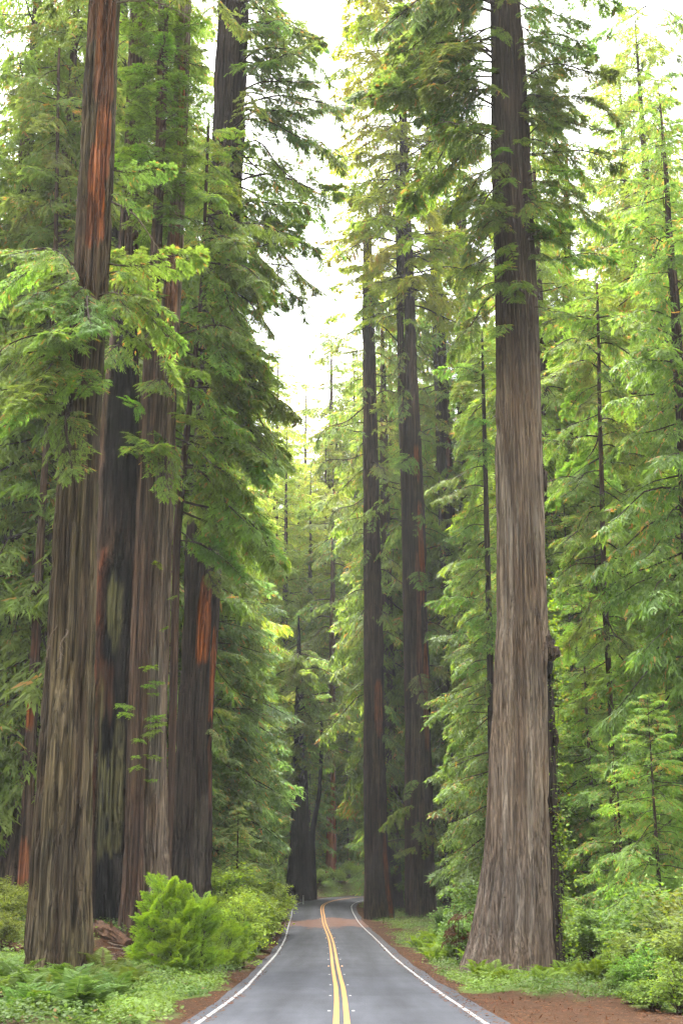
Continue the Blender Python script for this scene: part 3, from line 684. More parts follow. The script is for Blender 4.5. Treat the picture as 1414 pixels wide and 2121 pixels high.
# slim trunks at the far left
tF, aF = redwood('slim reddish redwood with glowing orange bark patches, left of the massive olive-brown trunk',
    [(1880, 33, 64), (1843, 35, 64), (1701, 42, 70), (1524, 52, 76), (1347, 64, 84), (1100, 77, 94), (859, 95, 106), (480, 112, 121), (325, 116, 123), (100, 120, 125)],
    72, 44, BARK_RED, 71, 48, 120, .02, 14, patches=[(1465, 62, 1.6, 1.2, ORANGE, .9), (1790, 48, 1.3, 1.2, ORANGE, .75), (1320, 75, 1.5, .8, (.12, .045, .025), .6)], flute=0)
crown_branches(tF, aF, 72, 150, 820, 44, 3.4, B_near, GREEN, (-.45, .1), None, 23)
crown_branches(tF, aF, 72, 900, 1300, 4, 1.6, B_near, GREEN, (-.5, .1), None, 24)
tG, aG = redwood('thin dark leaning conifer stem at the far left edge of the wood',
    [(1900, -22, -6), (1560, 0, 12), (1347, 12, 23), (1100, 22, 32), (900, 32, 40), (600, 46, 52), (400, 54, 58)], 78, 36, BARK_DARK, 73, 28, 60, .01, 8, mat=M_bark_fine, flute=0)
crown_branches(tG, aG, 78, 380, 1000, 40, 3.6, B_near, GREEN, (-.4, .05), None, 25)
tG2, aG2 = redwood('dark straight redwood stem just behind the orange-streaked top of the massive trunk',
    [(1860, 150, 200), (1100, 190, 228), (500, 228, 258), (350, 233, 258), (100, 240, 262), (0, 243, 264)], 84, 60, BARK_DARK, 75, 44, 70, .03, 12, flute=0)
crown_branches(tG2, aG2, 84, -700, 500, 40, 4.4, B_near, GREEN, (-.4, .1), None, 26)

# the great pale trunk on the right
def t7_detail(T, Z, R, C, nf, d, t, X0, R0):
    dth = (T + math.pi / 2 + math.pi) % (2 * math.pi) - math.pi
    # a rope of bark twisting up to the burl
    for (ya, xa, yb, xb, w, h) in ((1740, 1100, 1330, 1117, .07, .16), (1600, 1112, 1300, 1120, .06, .12), (1500, 1085, 1200, 1105, .05, .08)):
        za, zb_ = zpx(ya, d), zpx(yb, d); f = np.clip((Z - za) / (zb_ - za), 0, 1)
        xx = at(xa, ya, d)[0] + (at(xb, yb, d)[0] - at(xa, ya, d)[0]) * f
        s = np.clip((xx - np.interp(Z, t, X0)) / np.interp(Z, t, R0), -.98, .98)
        R = R + h * np.exp(-((dth - np.arcsin(s)) / w)**2) * smooth(0, .1, (Z - za) / (zb_ - za)) * (1 - smooth(.9, 1, (Z - za) / (zb_ - za)))
    # small knots and rot pits
    for (py, px, s_) in ((1340, 1066, .16), (1535, 1048, .22), (1638, 1062, .18), (1705, 1030, .4), (1760, 1035, .35), (1250, 1052, .12)):
        p = at(px, py, d); xx = np.interp(p[2], t, X0); r0 = np.interp(p[2], t, R0)
        tc = math.asin(max(-.98, min(.98, (p[0] - xx) / r0))); g = np.exp(-(((dth - tc) * r0 / s_)**2 + ((Z - p[2]) / (s_ * 1.6))**2))
        R = R + (.06 if s_ > .3 else -.07) * g
    # outer butt smoother and darker with dust, grey fibre streaks above
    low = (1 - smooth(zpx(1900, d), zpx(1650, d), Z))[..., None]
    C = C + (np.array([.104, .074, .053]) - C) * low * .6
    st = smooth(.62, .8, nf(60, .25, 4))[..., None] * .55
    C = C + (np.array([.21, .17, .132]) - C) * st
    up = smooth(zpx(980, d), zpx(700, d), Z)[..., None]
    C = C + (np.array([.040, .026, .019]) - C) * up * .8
    return R, C
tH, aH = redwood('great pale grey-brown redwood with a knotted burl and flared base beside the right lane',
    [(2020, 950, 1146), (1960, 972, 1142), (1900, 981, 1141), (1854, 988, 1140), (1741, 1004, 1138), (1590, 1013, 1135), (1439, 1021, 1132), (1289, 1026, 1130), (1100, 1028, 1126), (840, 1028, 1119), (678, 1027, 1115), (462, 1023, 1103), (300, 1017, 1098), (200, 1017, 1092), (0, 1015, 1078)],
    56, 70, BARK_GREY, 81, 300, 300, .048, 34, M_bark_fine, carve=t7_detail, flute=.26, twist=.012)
me, _, aH2 = trunk_mesh('buttress', [(1992, 1112, 1167), (1854, 1112, 1158), (1741, 1110, 1154), (1590, 1108, 1150), (1439, 1108, 1143), (1340, 1110, 1136), (1270, 1112, 1128)],
    56.9, 0, 70, 110, .05, 14, BARK_DARK, 83, M_bark, origin=(tH.location.x, tH.location.z), flute=.1)
link('buttress', me, tH, (0, .9, 0))
def lump(name, seed, size, mat, parent, loc, colour=(.05, .034, .024)):
    r = np.random.default_rng(seed); n, m_ = 22, 14
    th = np.linspace(0, 2 * math.pi, n, endpoint=False); ph = np.linspace(.05, math.pi - .05, m_)
    T, P_ = np.meshgrid(th, ph); g = r.random((9, 9))
    q = .62 + .75 * vnoise(g, T / (2 * math.pi) * 9, P_ * 2.2) + .3 * vnoise(r.random((18, 18)), T / (2 * math.pi) * 18, P_ * 5)
    V = np.stack([size[0] * q * np.sin(P_) * np.cos(T), size[1] * q * np.sin(P_) * np.sin(T), size[2] * q * np.cos(P_)], -1).reshape(-1, 3)
    a = np.arange(m_ - 1)[:, None] * n; j = np.arange(n)[None, :]; j2 = (j + 1) % n
    F = np.stack([(a + j).ravel(), (a + n + j).ravel(), (a + n + j2).ravel(), (a + j2).ravel()], 1)
    return link(name, mesh(name, V, [F, np.arange(n)[None, :], np.arange((m_ - 1) * n, m_ * n)[None, ::-1]], [mat], vattr={'col': np.tile(colour, (len(V), 1))}, smooth_faces=np.ones(len(F) + 2)), parent, loc)
def rel(tree, p): return (p[0] - tree.location.x, p[1] - tree.location.y, p[2] - tree.location.z)
lump('burl', 1, (.34, .36, .5), M_bark, tH, rel(tH, at(1128, 1335, 55.9)))
lump('burl', 2, (.34, .34, .28), M_bark, tH, rel(tH, at(1140, 1352, 55.8)))
lump('burl', 3, (.16, .2, .5), M_bark, tH, rel(tH, at(1136, 1385, 56.1)), (.014, .012, .011))
lump('burl', 4, (.12, .14, .42), M_bark, tH, rel(tH, at(1127, 995, 56)))
lump('burl', 5, (.10, .14, .3), M_bark, tH, rel(tH, at(1150, 1528, 56.6)))
crown_branches(tH, aH, 56, -1400, -60, 46, 4.6, B_near, DEEP, (-.3, .2), None, 27)
crown_branches(tH, aH, 56, -80, 260, 26, 5.8, B_near, DEEP, (-.3, .25), (2.3, 4.2), 28)
crown_branches(tH, aH, 56, -60, 330, 20, 4.2, B_near, DEEP, (-.35, .2), (-.9, .9), 29)
crown_branches(tH, aH, 56, 240, 640, 18, 3.6, B_near, DEEP, (-.5, 0), (2.5, 4.2), 30)
crown_branches(tH, aH, 56, 400, 520, 8, 2.9, B_near, (.85, .95, .8), (-.2, .15), (-1.0, .5), 31)
crown_branches(tH, aH, 56, 30, 700, 26, 2.6, B_near, (.95, 1.05, .9), (-.45, .1), (-2.5, -.7), 32)
crown_branches(tH, aH, 56, 60, 560, 12, 3.4, B_near, (.95, 1.05, .9), (-.4, .1), (-.8, .3), 132)
for py_, a_ in ((110, 3.0), (160, 3.2), (270, 3.5), (260, 2.9)): add_branch(tH, aH, B_bare, zpx(py_, 56), a_, 4.2, .1, r=rr, name='bare_branch')

# the pair of straight trunks where the road bends
tI, aI = redwood('tall straight dark redwood at the road bend, hiding the road where it turns off',
    [(1896, 753, 818), (1860, 755, 813), (1816, 755, 808), (1741, 755, 801), (1571, 753, 797), (1364, 753, 793), (1100, 752, 787), (840, 751, 780), (651, 750, 775), (500, 752, 770)],
    131, 78, BARK_MID, 91, 80, 150, .055, 22, patches=[(1470, 785, 3, .6, ORANGE, .75), (1820, 803, 5, .35, ORANGE, .8), (1850, 780, 4, .9, (.065, .052, .036), .6)])
crown_branches(tI, aI, 131, 640, 1000, 30, 6.2, B_long, (1.1, 1.05, 1.05), (-.2, .25), None, 33)
crown_branches(tI, aI, 131, 1000, 1330, 14, 4.8, B_long, (1.0, 1.0, 1.1), (-.4, .1), None, 34)
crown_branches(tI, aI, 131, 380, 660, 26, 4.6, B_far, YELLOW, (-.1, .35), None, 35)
crown_branches(tI, aI, 131, 1440, 1760, 7, 4.0, B_near, BLUE, (-.3, .1), (-1.2, .6), 36)
tJ, aJ = redwood('tall twin-stemmed redwood with red-orange streaks and a yellow-green top, right of the bend',
    [(1900, 844, 906), (1854, 846, 901), (1741, 851, 897), (1477, 851, 891), (1288, 850, 885), (1083, 847, 880), (840, 840, 867), (624, 836, 858), (381, 828, 848), (130, 824, 838), (0, 823, 834)],
    127, 112, BARK_MID, 93, 80, 160, .06, 20, patches=[(1150, 872, 6, .5, ORANGE, .85), (1440, 882, 6, .4, ORANGE, .75), (1300, 866, 9, .35, (.12, .045, .026), .8), (960, 862, 2, .5, ORANGE, .6)])
me, _, aJ2 = trunk_mesh('trunk', [(1895, 838, 870), (1700, 838, 868), (1477, 838, 862), (1288, 835, 858), (1083, 832, 853), (840, 824, 845), (680, 822, 836), (400, 818, 828)],
    128.5, 84, 50, 90, .04, 12, BARK_MID, 95, M_bark, origin=(tJ.location.x, tJ.location.z)); link('trunk', me, tJ, (0, 1.5, 0))
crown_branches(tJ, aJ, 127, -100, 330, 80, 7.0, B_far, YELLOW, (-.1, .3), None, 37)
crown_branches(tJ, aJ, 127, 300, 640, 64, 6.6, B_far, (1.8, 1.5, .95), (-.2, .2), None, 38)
crown_branches(tJ, aJ, 127, 640, 1100, 26, 5.0, B_long + B_near[:2], (1.05, 1.05, 1.05), (-.4, .1), None, 39)
crown_branches(tJ, aJ, 127, 1100, 1500, 8, 4.6, B_near, GREEN, (-.5, 0), (-1.9, .4), 40)
crown_branches(tJ, aJ, 127, 1580, 1760, 6, 4.0, B_near, (1.3, 1.2, 1.05), (-.5, -.1), (-2.9, -.6), 41)

# trunks in the wood behind the great tree
tK, aK = redwood('dark trunk in the wood between the twin-stemmed tree and the great pale trunk',
    [(1880, 918, 962), (1160, 911, 947), (880, 902, 932), (640, 893, 918), (450, 888, 908)], 138, 84, BARK_DARK, 97, 44, 70, .05, 14, patches=[(940, 928, 2, .5, ORANGE, .7)])
crown_branches(tK, aK, 138, 420, 1200, 60, 5.6, B_far, (1.0, 1.05, 1.05), (-.4, .15), None, 42)
tK2, aK2 = redwood('dark upper trunk showing close beside the great pale trunk, among hanging foliage',
    [(1880, 950, 990), (1200, 950, 982), (740, 946, 975), (600, 944, 970), (400, 942, 964)], 146, 88, BARK_DARK, 98, 40, 70, .05, 14)
crown_branches(tK2, aK2, 146, 250, 1200, 64, 5.8, B_far, (1.05, 1.05, 1.0), (-.4, .15), None, 43)
tL, aL = redwood('slender dark conifer stem rising just left of the great pale trunk',
    [(1800, 1012, 1030), (1380, 1008, 1021), (1100, 1002, 1013), (900, 998, 1007), (740, 996, 1002)], 84, 42, BARK_DARK, 99, 28, 60, .012, 8, mat=M_bark_fine, flute=0)
crown_branches(tL, aL, 84, 740, 1500, 50, 3.3, B_near, (1.05, 1.2, 1.0), (-.4, .05), (1.5, 4.9), 44)
crown_branches(tL, aL, 84, 692, 790, 26, 1.6, B_near, (1.05, 1.2, 1.0), (-.1, .5), None, 144)
tM, aM = redwood('reddish redwood trunk showing through the pale foliage right of the great trunk',
    [(1850, 1160, 1215), (954, 1152, 1191), (813, 1150, 1188), (650, 1164, 1184), (450, 1164, 1180)], 112, 74, BARK_RED, 101, 44, 80, .04, 14)
crown_branches(tM, aM, 112, 300, 1150, 66, 5.4, B_far, (1.2, 1.2, 1.0), (-.4, .15), None, 45)
tN, aN = redwood('slender brown young redwood with layered green boughs, right of the burl',
    [(1720, 1262, 1276), (1383, 1255, 1267), (1290, 1247, 1259), (1100, 1241, 1253), (900, 1238, 1247), (640, 1234, 1240)], 72, 40, BARK_RED, 103, 30, 70, .012, 8, mat=M_bark_fine, flute=0)
crown_branches(tN, aN, 72, 640, 1500, 70, 4.0, B_near, (1.1, 1.2, 1.0), (-.35, .05), None, 46)
crown_branches(tN, aN, 72, 592, 700, 26, 1.7, B_near, (1.1, 1.2, 1.0), (-.1, .5), None, 146)
tO, aO = redwood('dark trunk half hidden by foliage near the right edge of the wood',
    [(1850, 1380, 1415), (1110, 1378, 1404), (930, 1374, 1401), (600, 1364, 1384), (300, 1358, 1372)], 104, 70, BARK_DARK, 105, 40, 70, .03, 12)
crown_branches(tO, aO, 104, 0, 1150, 70, 5.2, B_far, (.95, 1.1, 1.0), (-.4, .1), None, 47)

# beyond the bend
tP, aP = redwood('redwood with bright orange bark on the bank beyond the road bend',
    [(1824, 672, 698), (1741, 675, 697), (1600, 678, 696), (1450, 680, 694), (1200, 684, 694)], 181, 62, BARK_RED, 107, 48, 80, .04, 12, patches=[(1750, 684, 5.5, 1.3, (.30, .085, .026), .95), (1665, 690, 4, .8, (.26, .08, .026), .8), (1600, 690, 2, .8, ORANGE, .6)])
crown_branches(tP, aP, 181, 1000, 1560, 46, 6.5, B_far, (1.0, 1.0, 1.05), (-.4, .15), None, 48)
tQ, aQ = redwood('black fire-charred redwood trunk at the outside of the road bend',
    [(1864, 588, 652), (1830, 592, 646), (1741, 600, 640), (1600, 606, 636), (1500, 609, 633), (1400, 613, 626)], 160, 36, ((.009, .008, .008), (.018, .014, .013), (.012, .01, .01)), 109, 70, 90, .07, 16, flute=.2)
crown_branches(tQ, aQ, 160, 1335, 1580, 44, 5.0, B_far, (1.25, 1.2, 1.1), (-.45, .3), None, 49)
crown_branches(tQ, aQ, 160, 1350, 1600, 14, 4.0, B_far, (1.25, 1.2, 1.1), (-.6, 0), (-2.6, -.5), 149)
tR, aR = redwood('crooked dark stem leaning out from the charred trunk at the bend',
    [(1862, 634, 658), (1790, 638, 654), (1720, 640, 652), (1680, 650, 660), (1640, 658, 666), (1560, 662, 669), (1480, 664, 669)], 161, 24, ((.010, .009, .008), (.02, .015, .014), (.015, .012, .01)), 111, 30, 60, .02, 8, flute=0)
crown_branches(tR, aR, 161, 1440, 1560, 8, 3.5, B_far, GREEN, (-.3, .2), None, 50)

# ------------------------------------------------------------------ crowns shared by the trees of the wood behind
def crown_mesh(name, seed, H, z0, lmax, nb, src, top_pow=.55, el_top=.4, el_low=-.35, bulge=.25):
    r = np.random.default_rng(seed); parts = []
    for k in range(nb):
        f = (k + r.random()) / nb; f = f**1.0
        z = z0 + (H - z0) * f
        L = lmax * ((1 - f)**top_pow * (1 - bulge * (1 - f)**3) + .06) * r.uniform(.5, 1.4)
        b = src[r.integers(len(src))]
        el = el_low + (el_top - el_low) * f**1.5 + r.normal(0, .12)
        parts.append((b, rot(k * 2.39996 + r.normal(0, .35), el, r.normal(0, .15)) * (L / b['L']), np.array([0, 0, z]), r.normal(0, .1)))
    return foliage_mesh(name, *join_boughs(parts), M_needle, M_twig)
far_src = [make_bough(300 + i, L=5.0, ns=18, nt=8, nl=5, leaf=.32, lw=.095, droop=.25 + .15 * (i % 3), width=.40, hang=.5, twig=.62, gaps=.26, thick=.05, shoots=False) for i in range(5)]
mid_src = [make_bough(320 + i, L=3.2, ns=16, nt=9, nl=5, leaf=.175, lw=.05, droop=.2 + .15 * (i % 3), width=.42, hang=.3, twig=.36, gaps=.28, thick=.035, shoots=False) for i in range(5)]
TALL = []
for i, (H, z0, lm, nb) in enumerate(((68, 10, 7.2, 210), (62, 6, 7.4, 210), (56, 8, 6.4, 180), (72, 18, 7.2, 200))):
    TALL.append((crown_mesh('crown', 400 + i, H, z0, lm, nb, far_src), H))
YOUNG = []
for i, (H, z0, lm, nb) in enumerate(((20, 1.0, 5.4, 100), (26, 1.6, 5.6, 120), (14, .6, 4.2, 80), (30, 3.5, 6.0, 120))):
    YOUNG.append((crown_mesh('crown', 420 + i, H, z0, lm, nb, mid_src, .5, .25, -.25, .3), H))
def simple_trunk(seed, H, r0):
    r = np.random.default_rng(seed); ns, nr = 18, 34
    t = np.linspace(0, 1, nr)**1.4; z = -1.0 + (H * .985 + 1) * t; R = r0 * ((1 - t)**.9 * .95 + .03 + .35 * np.exp(-np.maximum(z, 0) / (1.3 * r0 + .3)))
    th = np.linspace(0, 2 * math.pi, ns, endpoint=False); T, Z = np.meshgrid(th, z); RR = R[:, None] * (1 + .16 * (vnoise(r.random((9, 60)), T / (2 * math.pi) * 9, Z * .2) - .5))
    ox = np.cumsum(r.normal(0, .02, nr))[:, None] * H / 30
    V = np.stack([RR * np.cos(T) + ox, RR * np.sin(T), Z], -1).reshape(-1, 3)
    a = np.arange(nr - 1)[:, None] * ns; j = np.arange(ns)[None, :]; j2 = (j + 1) % ns
    F = np.stack([(a + j).ravel(), (a + j2).ravel(), (a + ns + j2).ravel(), (a + ns + j).ravel()], 1)
    c = np.array(BARK_DARK[0]) + (np.array(BARK_RED[1]) - np.array(BARK_DARK[0])) * vnoise(r.random((9, 60)), T / (2 * math.pi) * 9, Z * .3)[..., None]
    return mesh('trunk', V, F, [M_bark], vattr={'col': c.reshape(-1, 3)}, smooth_faces=np.ones(len(F)))
T_TRUNK = [simple_trunk(500 + i, H, .95) for i, (_, H) in enumerate(TALL)]
Y_TRUNK = [simple_trunk(510 + i, H, .22) for i, (_, H) in enumerate(YOUNG)]

def wood_tree(bank, i, px, d, scale, tint, label, group, r, sink=0.2, zoff=0):
    x = at(px, 1850, d)[0]; cr, H = bank[i % len(bank)]
    t = thing('conifer_tree', label, 'tree', (x, d, gz(x, d) - sink + zoff), group, r.uniform(0, 6.28), scale)
    link('trunk', (T_TRUNK if bank is TALL else Y_TRUNK)[i % len(bank)], t)
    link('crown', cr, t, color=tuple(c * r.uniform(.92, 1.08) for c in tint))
    return t
rw = random.Random(5)
# (pixel column, distance, scale)
ZONES = [
 ('tall conifer in the wood behind the left trunks', 'conifers behind the left trunks', TALL, (1.1, 1.15, 1.0),
  [(-60, 80, 1.3), (20, 88, 1.35), (85, 98, 1.4), (140, 84, 1.25), (225, 100, 1.4), (310, 90, 1.2), (385, 104, 1.2), (50, 76, 1.1), (115, 112, 1.5),  (290, 128, 1.15), (120, 130, 1.2), (-40, 124, 1.15), (40, 150, 1.2), (200, 160, 1.2), (350, 150, 1.15), (430, 132, 1.05)]),
 ('young understorey conifer behind the left trunks', 'young conifers behind the left trunks', YOUNG, (1.1, 1.15, 1.0),
  [(30, 92, 1.0), (95, 88, .9), (150, 92, 1.0), (215, 90, .9), (330, 88, .9), (60, 100, 1.1), (0, 96, 1.1), (120, 84, .6), (-10, 106, 1.2)]),
 ('grey-green conifer hanging over the left bank', 'conifers along the left bank', YOUNG, BLUE,
  [(455, 88, .95), (500, 98, 1.1), (470, 108, 1.25), (520, 114, 1.1), (545, 128, 1.1), (505, 134, 1.4), (560, 142, 1.1), (420, 94, 1.2), (570, 164, 1.2), (535, 152, 1.4), (480, 120, 1.5), (440, 104, 1.4)]),
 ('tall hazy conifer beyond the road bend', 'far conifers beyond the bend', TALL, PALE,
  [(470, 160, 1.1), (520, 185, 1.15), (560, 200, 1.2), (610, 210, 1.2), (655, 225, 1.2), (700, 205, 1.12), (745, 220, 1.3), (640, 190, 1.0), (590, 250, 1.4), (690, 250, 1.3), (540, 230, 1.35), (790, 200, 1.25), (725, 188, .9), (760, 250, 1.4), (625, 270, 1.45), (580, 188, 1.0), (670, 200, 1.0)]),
 ('low conifer just past the bend', 'low conifers past the bend', YOUNG, (1.1, 1.12, 1.15),
  [(600, 182, 1.0), (640, 178, .8), (720, 182, .9), (655, 190, 1.1), (700, 192, 1.0), (745, 186, 1.0), (780, 190, 1.0), (560, 190, 1.1)]),
 ('tall conifer in the wood behind the great pale trunk', 'conifers behind the great trunk', TALL, (1.25, 1.25, 1.05),
  [(820, 156, 1.15), (875, 165, 1.25), (930, 150, 1.1), (985, 138, 1.1), (905, 190, 1.3), (850, 205, 1.3), (1060, 130, 1.1), (1075, 118, .9), (738, 204, 1.5), (806, 146, 1.42), (872, 156, 1.45), (688, 208, 1.4)]),
 ('young conifer between the bend trunks and great pale trunk', 'young conifers left of the great trunk', YOUNG, (1.0, 1.12, 1.05),
  [(945, 104, 1.0), (965, 94, 1.1), (995, 88, 1.0), (915, 142, 1.2), (825, 150, .8), (955, 120, 1.4), (990, 110, 1.4), (800, 165, 1.0), (870, 152, 1.1)]),
 ('tall pale-green conifer in the right-hand wood', 'pale conifers at the right', TALL, (1.45, 1.4, 1.05),
  [(1120, 104, 1.08), (1175, 98, 1.05), (1215, 112, .98), (1265, 106, .86), (1310, 112, .90), (1350, 96, .86), (1395, 108, 1.15), (1440, 88, 1.05), (1210, 140, 1.15), (1290, 150, 1.1), (1380, 140, 1.25), (1110, 140, 1.3), (1160, 124, 1.15), (1480, 120, 1.2)]),
 ('young bright green conifer right of the great pale trunk', 'young conifers at the right', YOUNG, (1.15, 1.25, 1.0),
  [(1165, 82, 1.0), (1205, 92, 1.1), (1310, 78, .95), (1360, 86, 1.1), (1410, 76, .9), (1270, 94, 1.2), (1190, 100, 1.3), (1330, 98, 1.3), (1150, 92, 1.2), (1440, 66, .8), (1235, 82, .9)]),
]
ORD = 'first second third fourth fifth sixth seventh eighth ninth tenth eleventh twelfth thirteenth fourteenth fifteenth sixteenth seventeenth eighteenth'.split()
for lab, grp, bank, tint, spots in ZONES:
    if grp == 'conifers along the left bank': spots = [(min(px, np.interp(d, [85, 100, 120, 160], [520, 560, 588, 585]) - 5.0 * s * FPX / d), d, s) for px, d, s in spots]
    if grp == 'young conifers left of the great trunk': spots = [(max(px, 912 + 5.0 * s * FPX / d) if d < 127 else px, d, s) for px, d, s in spots]
    for j, (px, d, s) in enumerate(sorted(spots)):
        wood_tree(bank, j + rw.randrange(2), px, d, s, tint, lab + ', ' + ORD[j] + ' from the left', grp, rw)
# two right-edge trees whose near boughs frame the view
te = wood_tree(TALL, 1, 1480, 66, .8, (.85, 1.05, .85), 'dark green conifer leaning its boughs in from the right edge of the view', None, rw)
te2 = wood_tree(YOUNG, 0, 1365, 60, .62, (1.15, 1.25, 1.0), 'young conifer with light green layered sprays above the leafy shrubs, near the right edge', None, rw)
te3 = wood_tree(YOUNG, 2, 1290, 66, .75, (1.05, 1.2, 1.05), 'small conifer behind the leafy shrubs, right of the great pale trunk', None, rw)
te4 = wood_tree(YOUNG, 2, 490, 82, .62, (1.1, 1.1, 1.2), 'small grey-green conifer on the bank just past the dark orange-scarred trunk', None, rw)

# ------------------------------------------------------------------ shrubs, ferns, ground cover
def shrub_mesh(seed, W, H, nst, nleaf, leaf, lw, flat=.5):
    r = np.random.default_rng(seed); lv, rn, tp, wv, wf = [], [], [], [], []; n = 0
    for k in range(nst):
        a = r.uniform(0, 6.283); rad = W * .5 * r.uniform(.2, 1)**.7; h = H * r.uniform(.25, 1) * (1 - .45 * (rad / (W * .5))**2)
        e = np.array([rad * math.cos(a), rad * math.sin(a), h]); b = np.array([r.normal(0, .12 * W * .3), r.normal(0, .12 * W * .3), 0])
        t = np.linspace(0, 1, 7)[:, None]; P = b + (e - b) * t + np.array([0, 0, 1]) * (np.sin(t * math.pi) * .18 * H) + r.normal(0, .02, (7, 3)) * t
        v, f = polytube(P, .018 * (1 - t[:, 0]) + .004, 3); wv.append(v); wf.append(f + n); n += len(v)
        q = r.uniform(.35, 1.02, nleaf); i = np.clip(q * 6, 0, 5.99); i0 = i.astype(int); fr = (i - i0)[:, None]
        c = P[i0] * (1 - fr) + P[i0 + 1] * fr + r.normal(0, 1, (nleaf, 3)) * np.array([.11, .11, .05]) * W * .5
        u = np.stack([r.normal(0, 1, nleaf) + e[0] * .8 / W, r.normal(0, 1, nleaf) + e[1] * .8 / W, r.normal(-.15, .3, nleaf)], 1)
        nn = np.stack([r.normal(0, flat, nleaf), r.normal(0, flat, nleaf), np.ones(nleaf)], 1)
        l = leaf * r.uniform(.6, 1.3, nleaf)
        lv.append(kites(c, u, nn, l, l * lw)); rn.append(np.clip(r.random(nleaf) * .5 + r.random() * .48, 0, .99)); tp.append(np.clip(q - .2 + r.normal(0, .2, nleaf), 0, 1))
    return foliage_mesh('foliage', np.concatenate(lv), np.concatenate(rn), np.concatenate(tp), np.concatenate(wv), np.concatenate(wf), M_broad, M_twig)
SH = [shrub_mesh(600 + i, 2.4, 1.7 + .3 * i, 60, 70, .12, .55) for i in range(3)]
SHL = [shrub_mesh(610 + i, 3.0, 3.2, 60, 80, .16, .6, .35) for i in range(2)]
def shrub(px, d, s, label, tint=(1, 1, 1), bank=SH, i=0, group=None, dz=0):
    x = at(px, 1950, d)[0]
    t = thing('shrub', label, 'shrub', (x, d, gz(x, d) - .05 + dz), group, rw.uniform(0, 6.28), s)
    link('foliage', bank[i % len(bank)], t, color=tint)
rs = random.Random(3)
for j, (px, d, s, b) in enumerate(sorted(((1395, 40, 1.0, SHL), (1330, 44, .8, SHL), (1440, 44, 1.3, SHL), (1350, 38, .75, SH), (1300, 47, .9, SH), (1400, 50, 1.3, SHL), (1275, 41.5, .5, SH), (1300, 39, .6, SH), (1430, 36, .8, SHL), (1340, 52, 1.2, SHL), (1345, 34.5, .55, SH), (1400, 33, .7, SH), (1300, 36, .4, SH)), key=lambda q: q[0])):
    shrub(px, d, s, 'leafy shrub in the thicket right of the pull-out, ' + ORD[j] + ' from the left', (rs.uniform(.65, .95), rs.uniform(.7, .95), rs.uniform(.6, .9)), b, j, 'leafy shrubs right of the pull-out')
for j, (px, d, s) in enumerate(sorted(((1180, 61, 1.0), (1215, 64, 1.2), (1250, 60, 1.0), (1240, 70, 1.4), (1190, 72, 1.3), (1290, 58, 1.0)), key=lambda q: q[0])):
    shrub(px, d, s, 'dark shrub behind the buttress of the great pale trunk, ' + ORD[j] + ' from the left', (.8, .9, .85), SH if j % 2 else SHL, j, 'shrubs behind the great trunk')
for j, (px, d, s) in enumerate(sorted(((955, 68, .9), (940, 74, .9), (985, 70, 1.3), (968, 80, 1.3), (925, 88, .9), (978, 62, .7), (1000, 76, 1.6)), key=lambda q: q[0])):
    shrub(px, d, s, 'glossy dark shrub left of the great pale trunk, ' + ORD[j] + ' from the left', (.75, .95, 1.0), SH if j % 2 else SHL, j, 'glossy shrubs left of the great trunk')
for j, (px, d, s) in enumerate(sorted(((466, 64, 1.0), (500, 70, 1.1), (480, 76, 1.5), (520, 79, 1.3), (536, 90, 1.5), (545, 102, 1.4), (556, 114, 1.4), (530, 110, 1.8), (570, 127, 1.3), (558, 136, 1.5), (505, 90, 1.7), (583, 143, .9), (515, 102, 1.9), (455, 80, 1.6)), key=lambda q: q[0])):
    shrub(px, d, s, 'leafy light green shrub on the bank along the left edge line, ' + ORD[j] + ' from the left', (1.45, 1.4, 1.0), SH if j % 3 else SHL, j, 'shrubs along the left bank')
for j, (px, d, s) in enumerate(sorted(((660, 168, 1.0), (690, 172, 1.0), (720, 174, 1.2), (640, 167, .9), (745, 176, 1.2), (705, 170, .8), (610, 166, 1.0)), key=lambda q: q[0])):
    shrub(px, d, s, 'low shrub on the earth bank beyond the road bend, ' + ORD[j] + ' from the left', (1, 1, .9), SH, j, 'shrubs on the bank past the bend')
for j, (px, d, s) in enumerate(sorted(((10, 60, 1.0), (45, 63, .9), (20, 54, .7), (60, 68, 1.0), (-20, 66, 1.2)), key=lambda q: q[0])):
    shrub(px, d, s, 'small brownish shrub left of the massive olive-brown trunk, ' + ORD[j] + ' from the left', (.95, .8, .7), SH, j, 'shrubs left of the massive trunk')

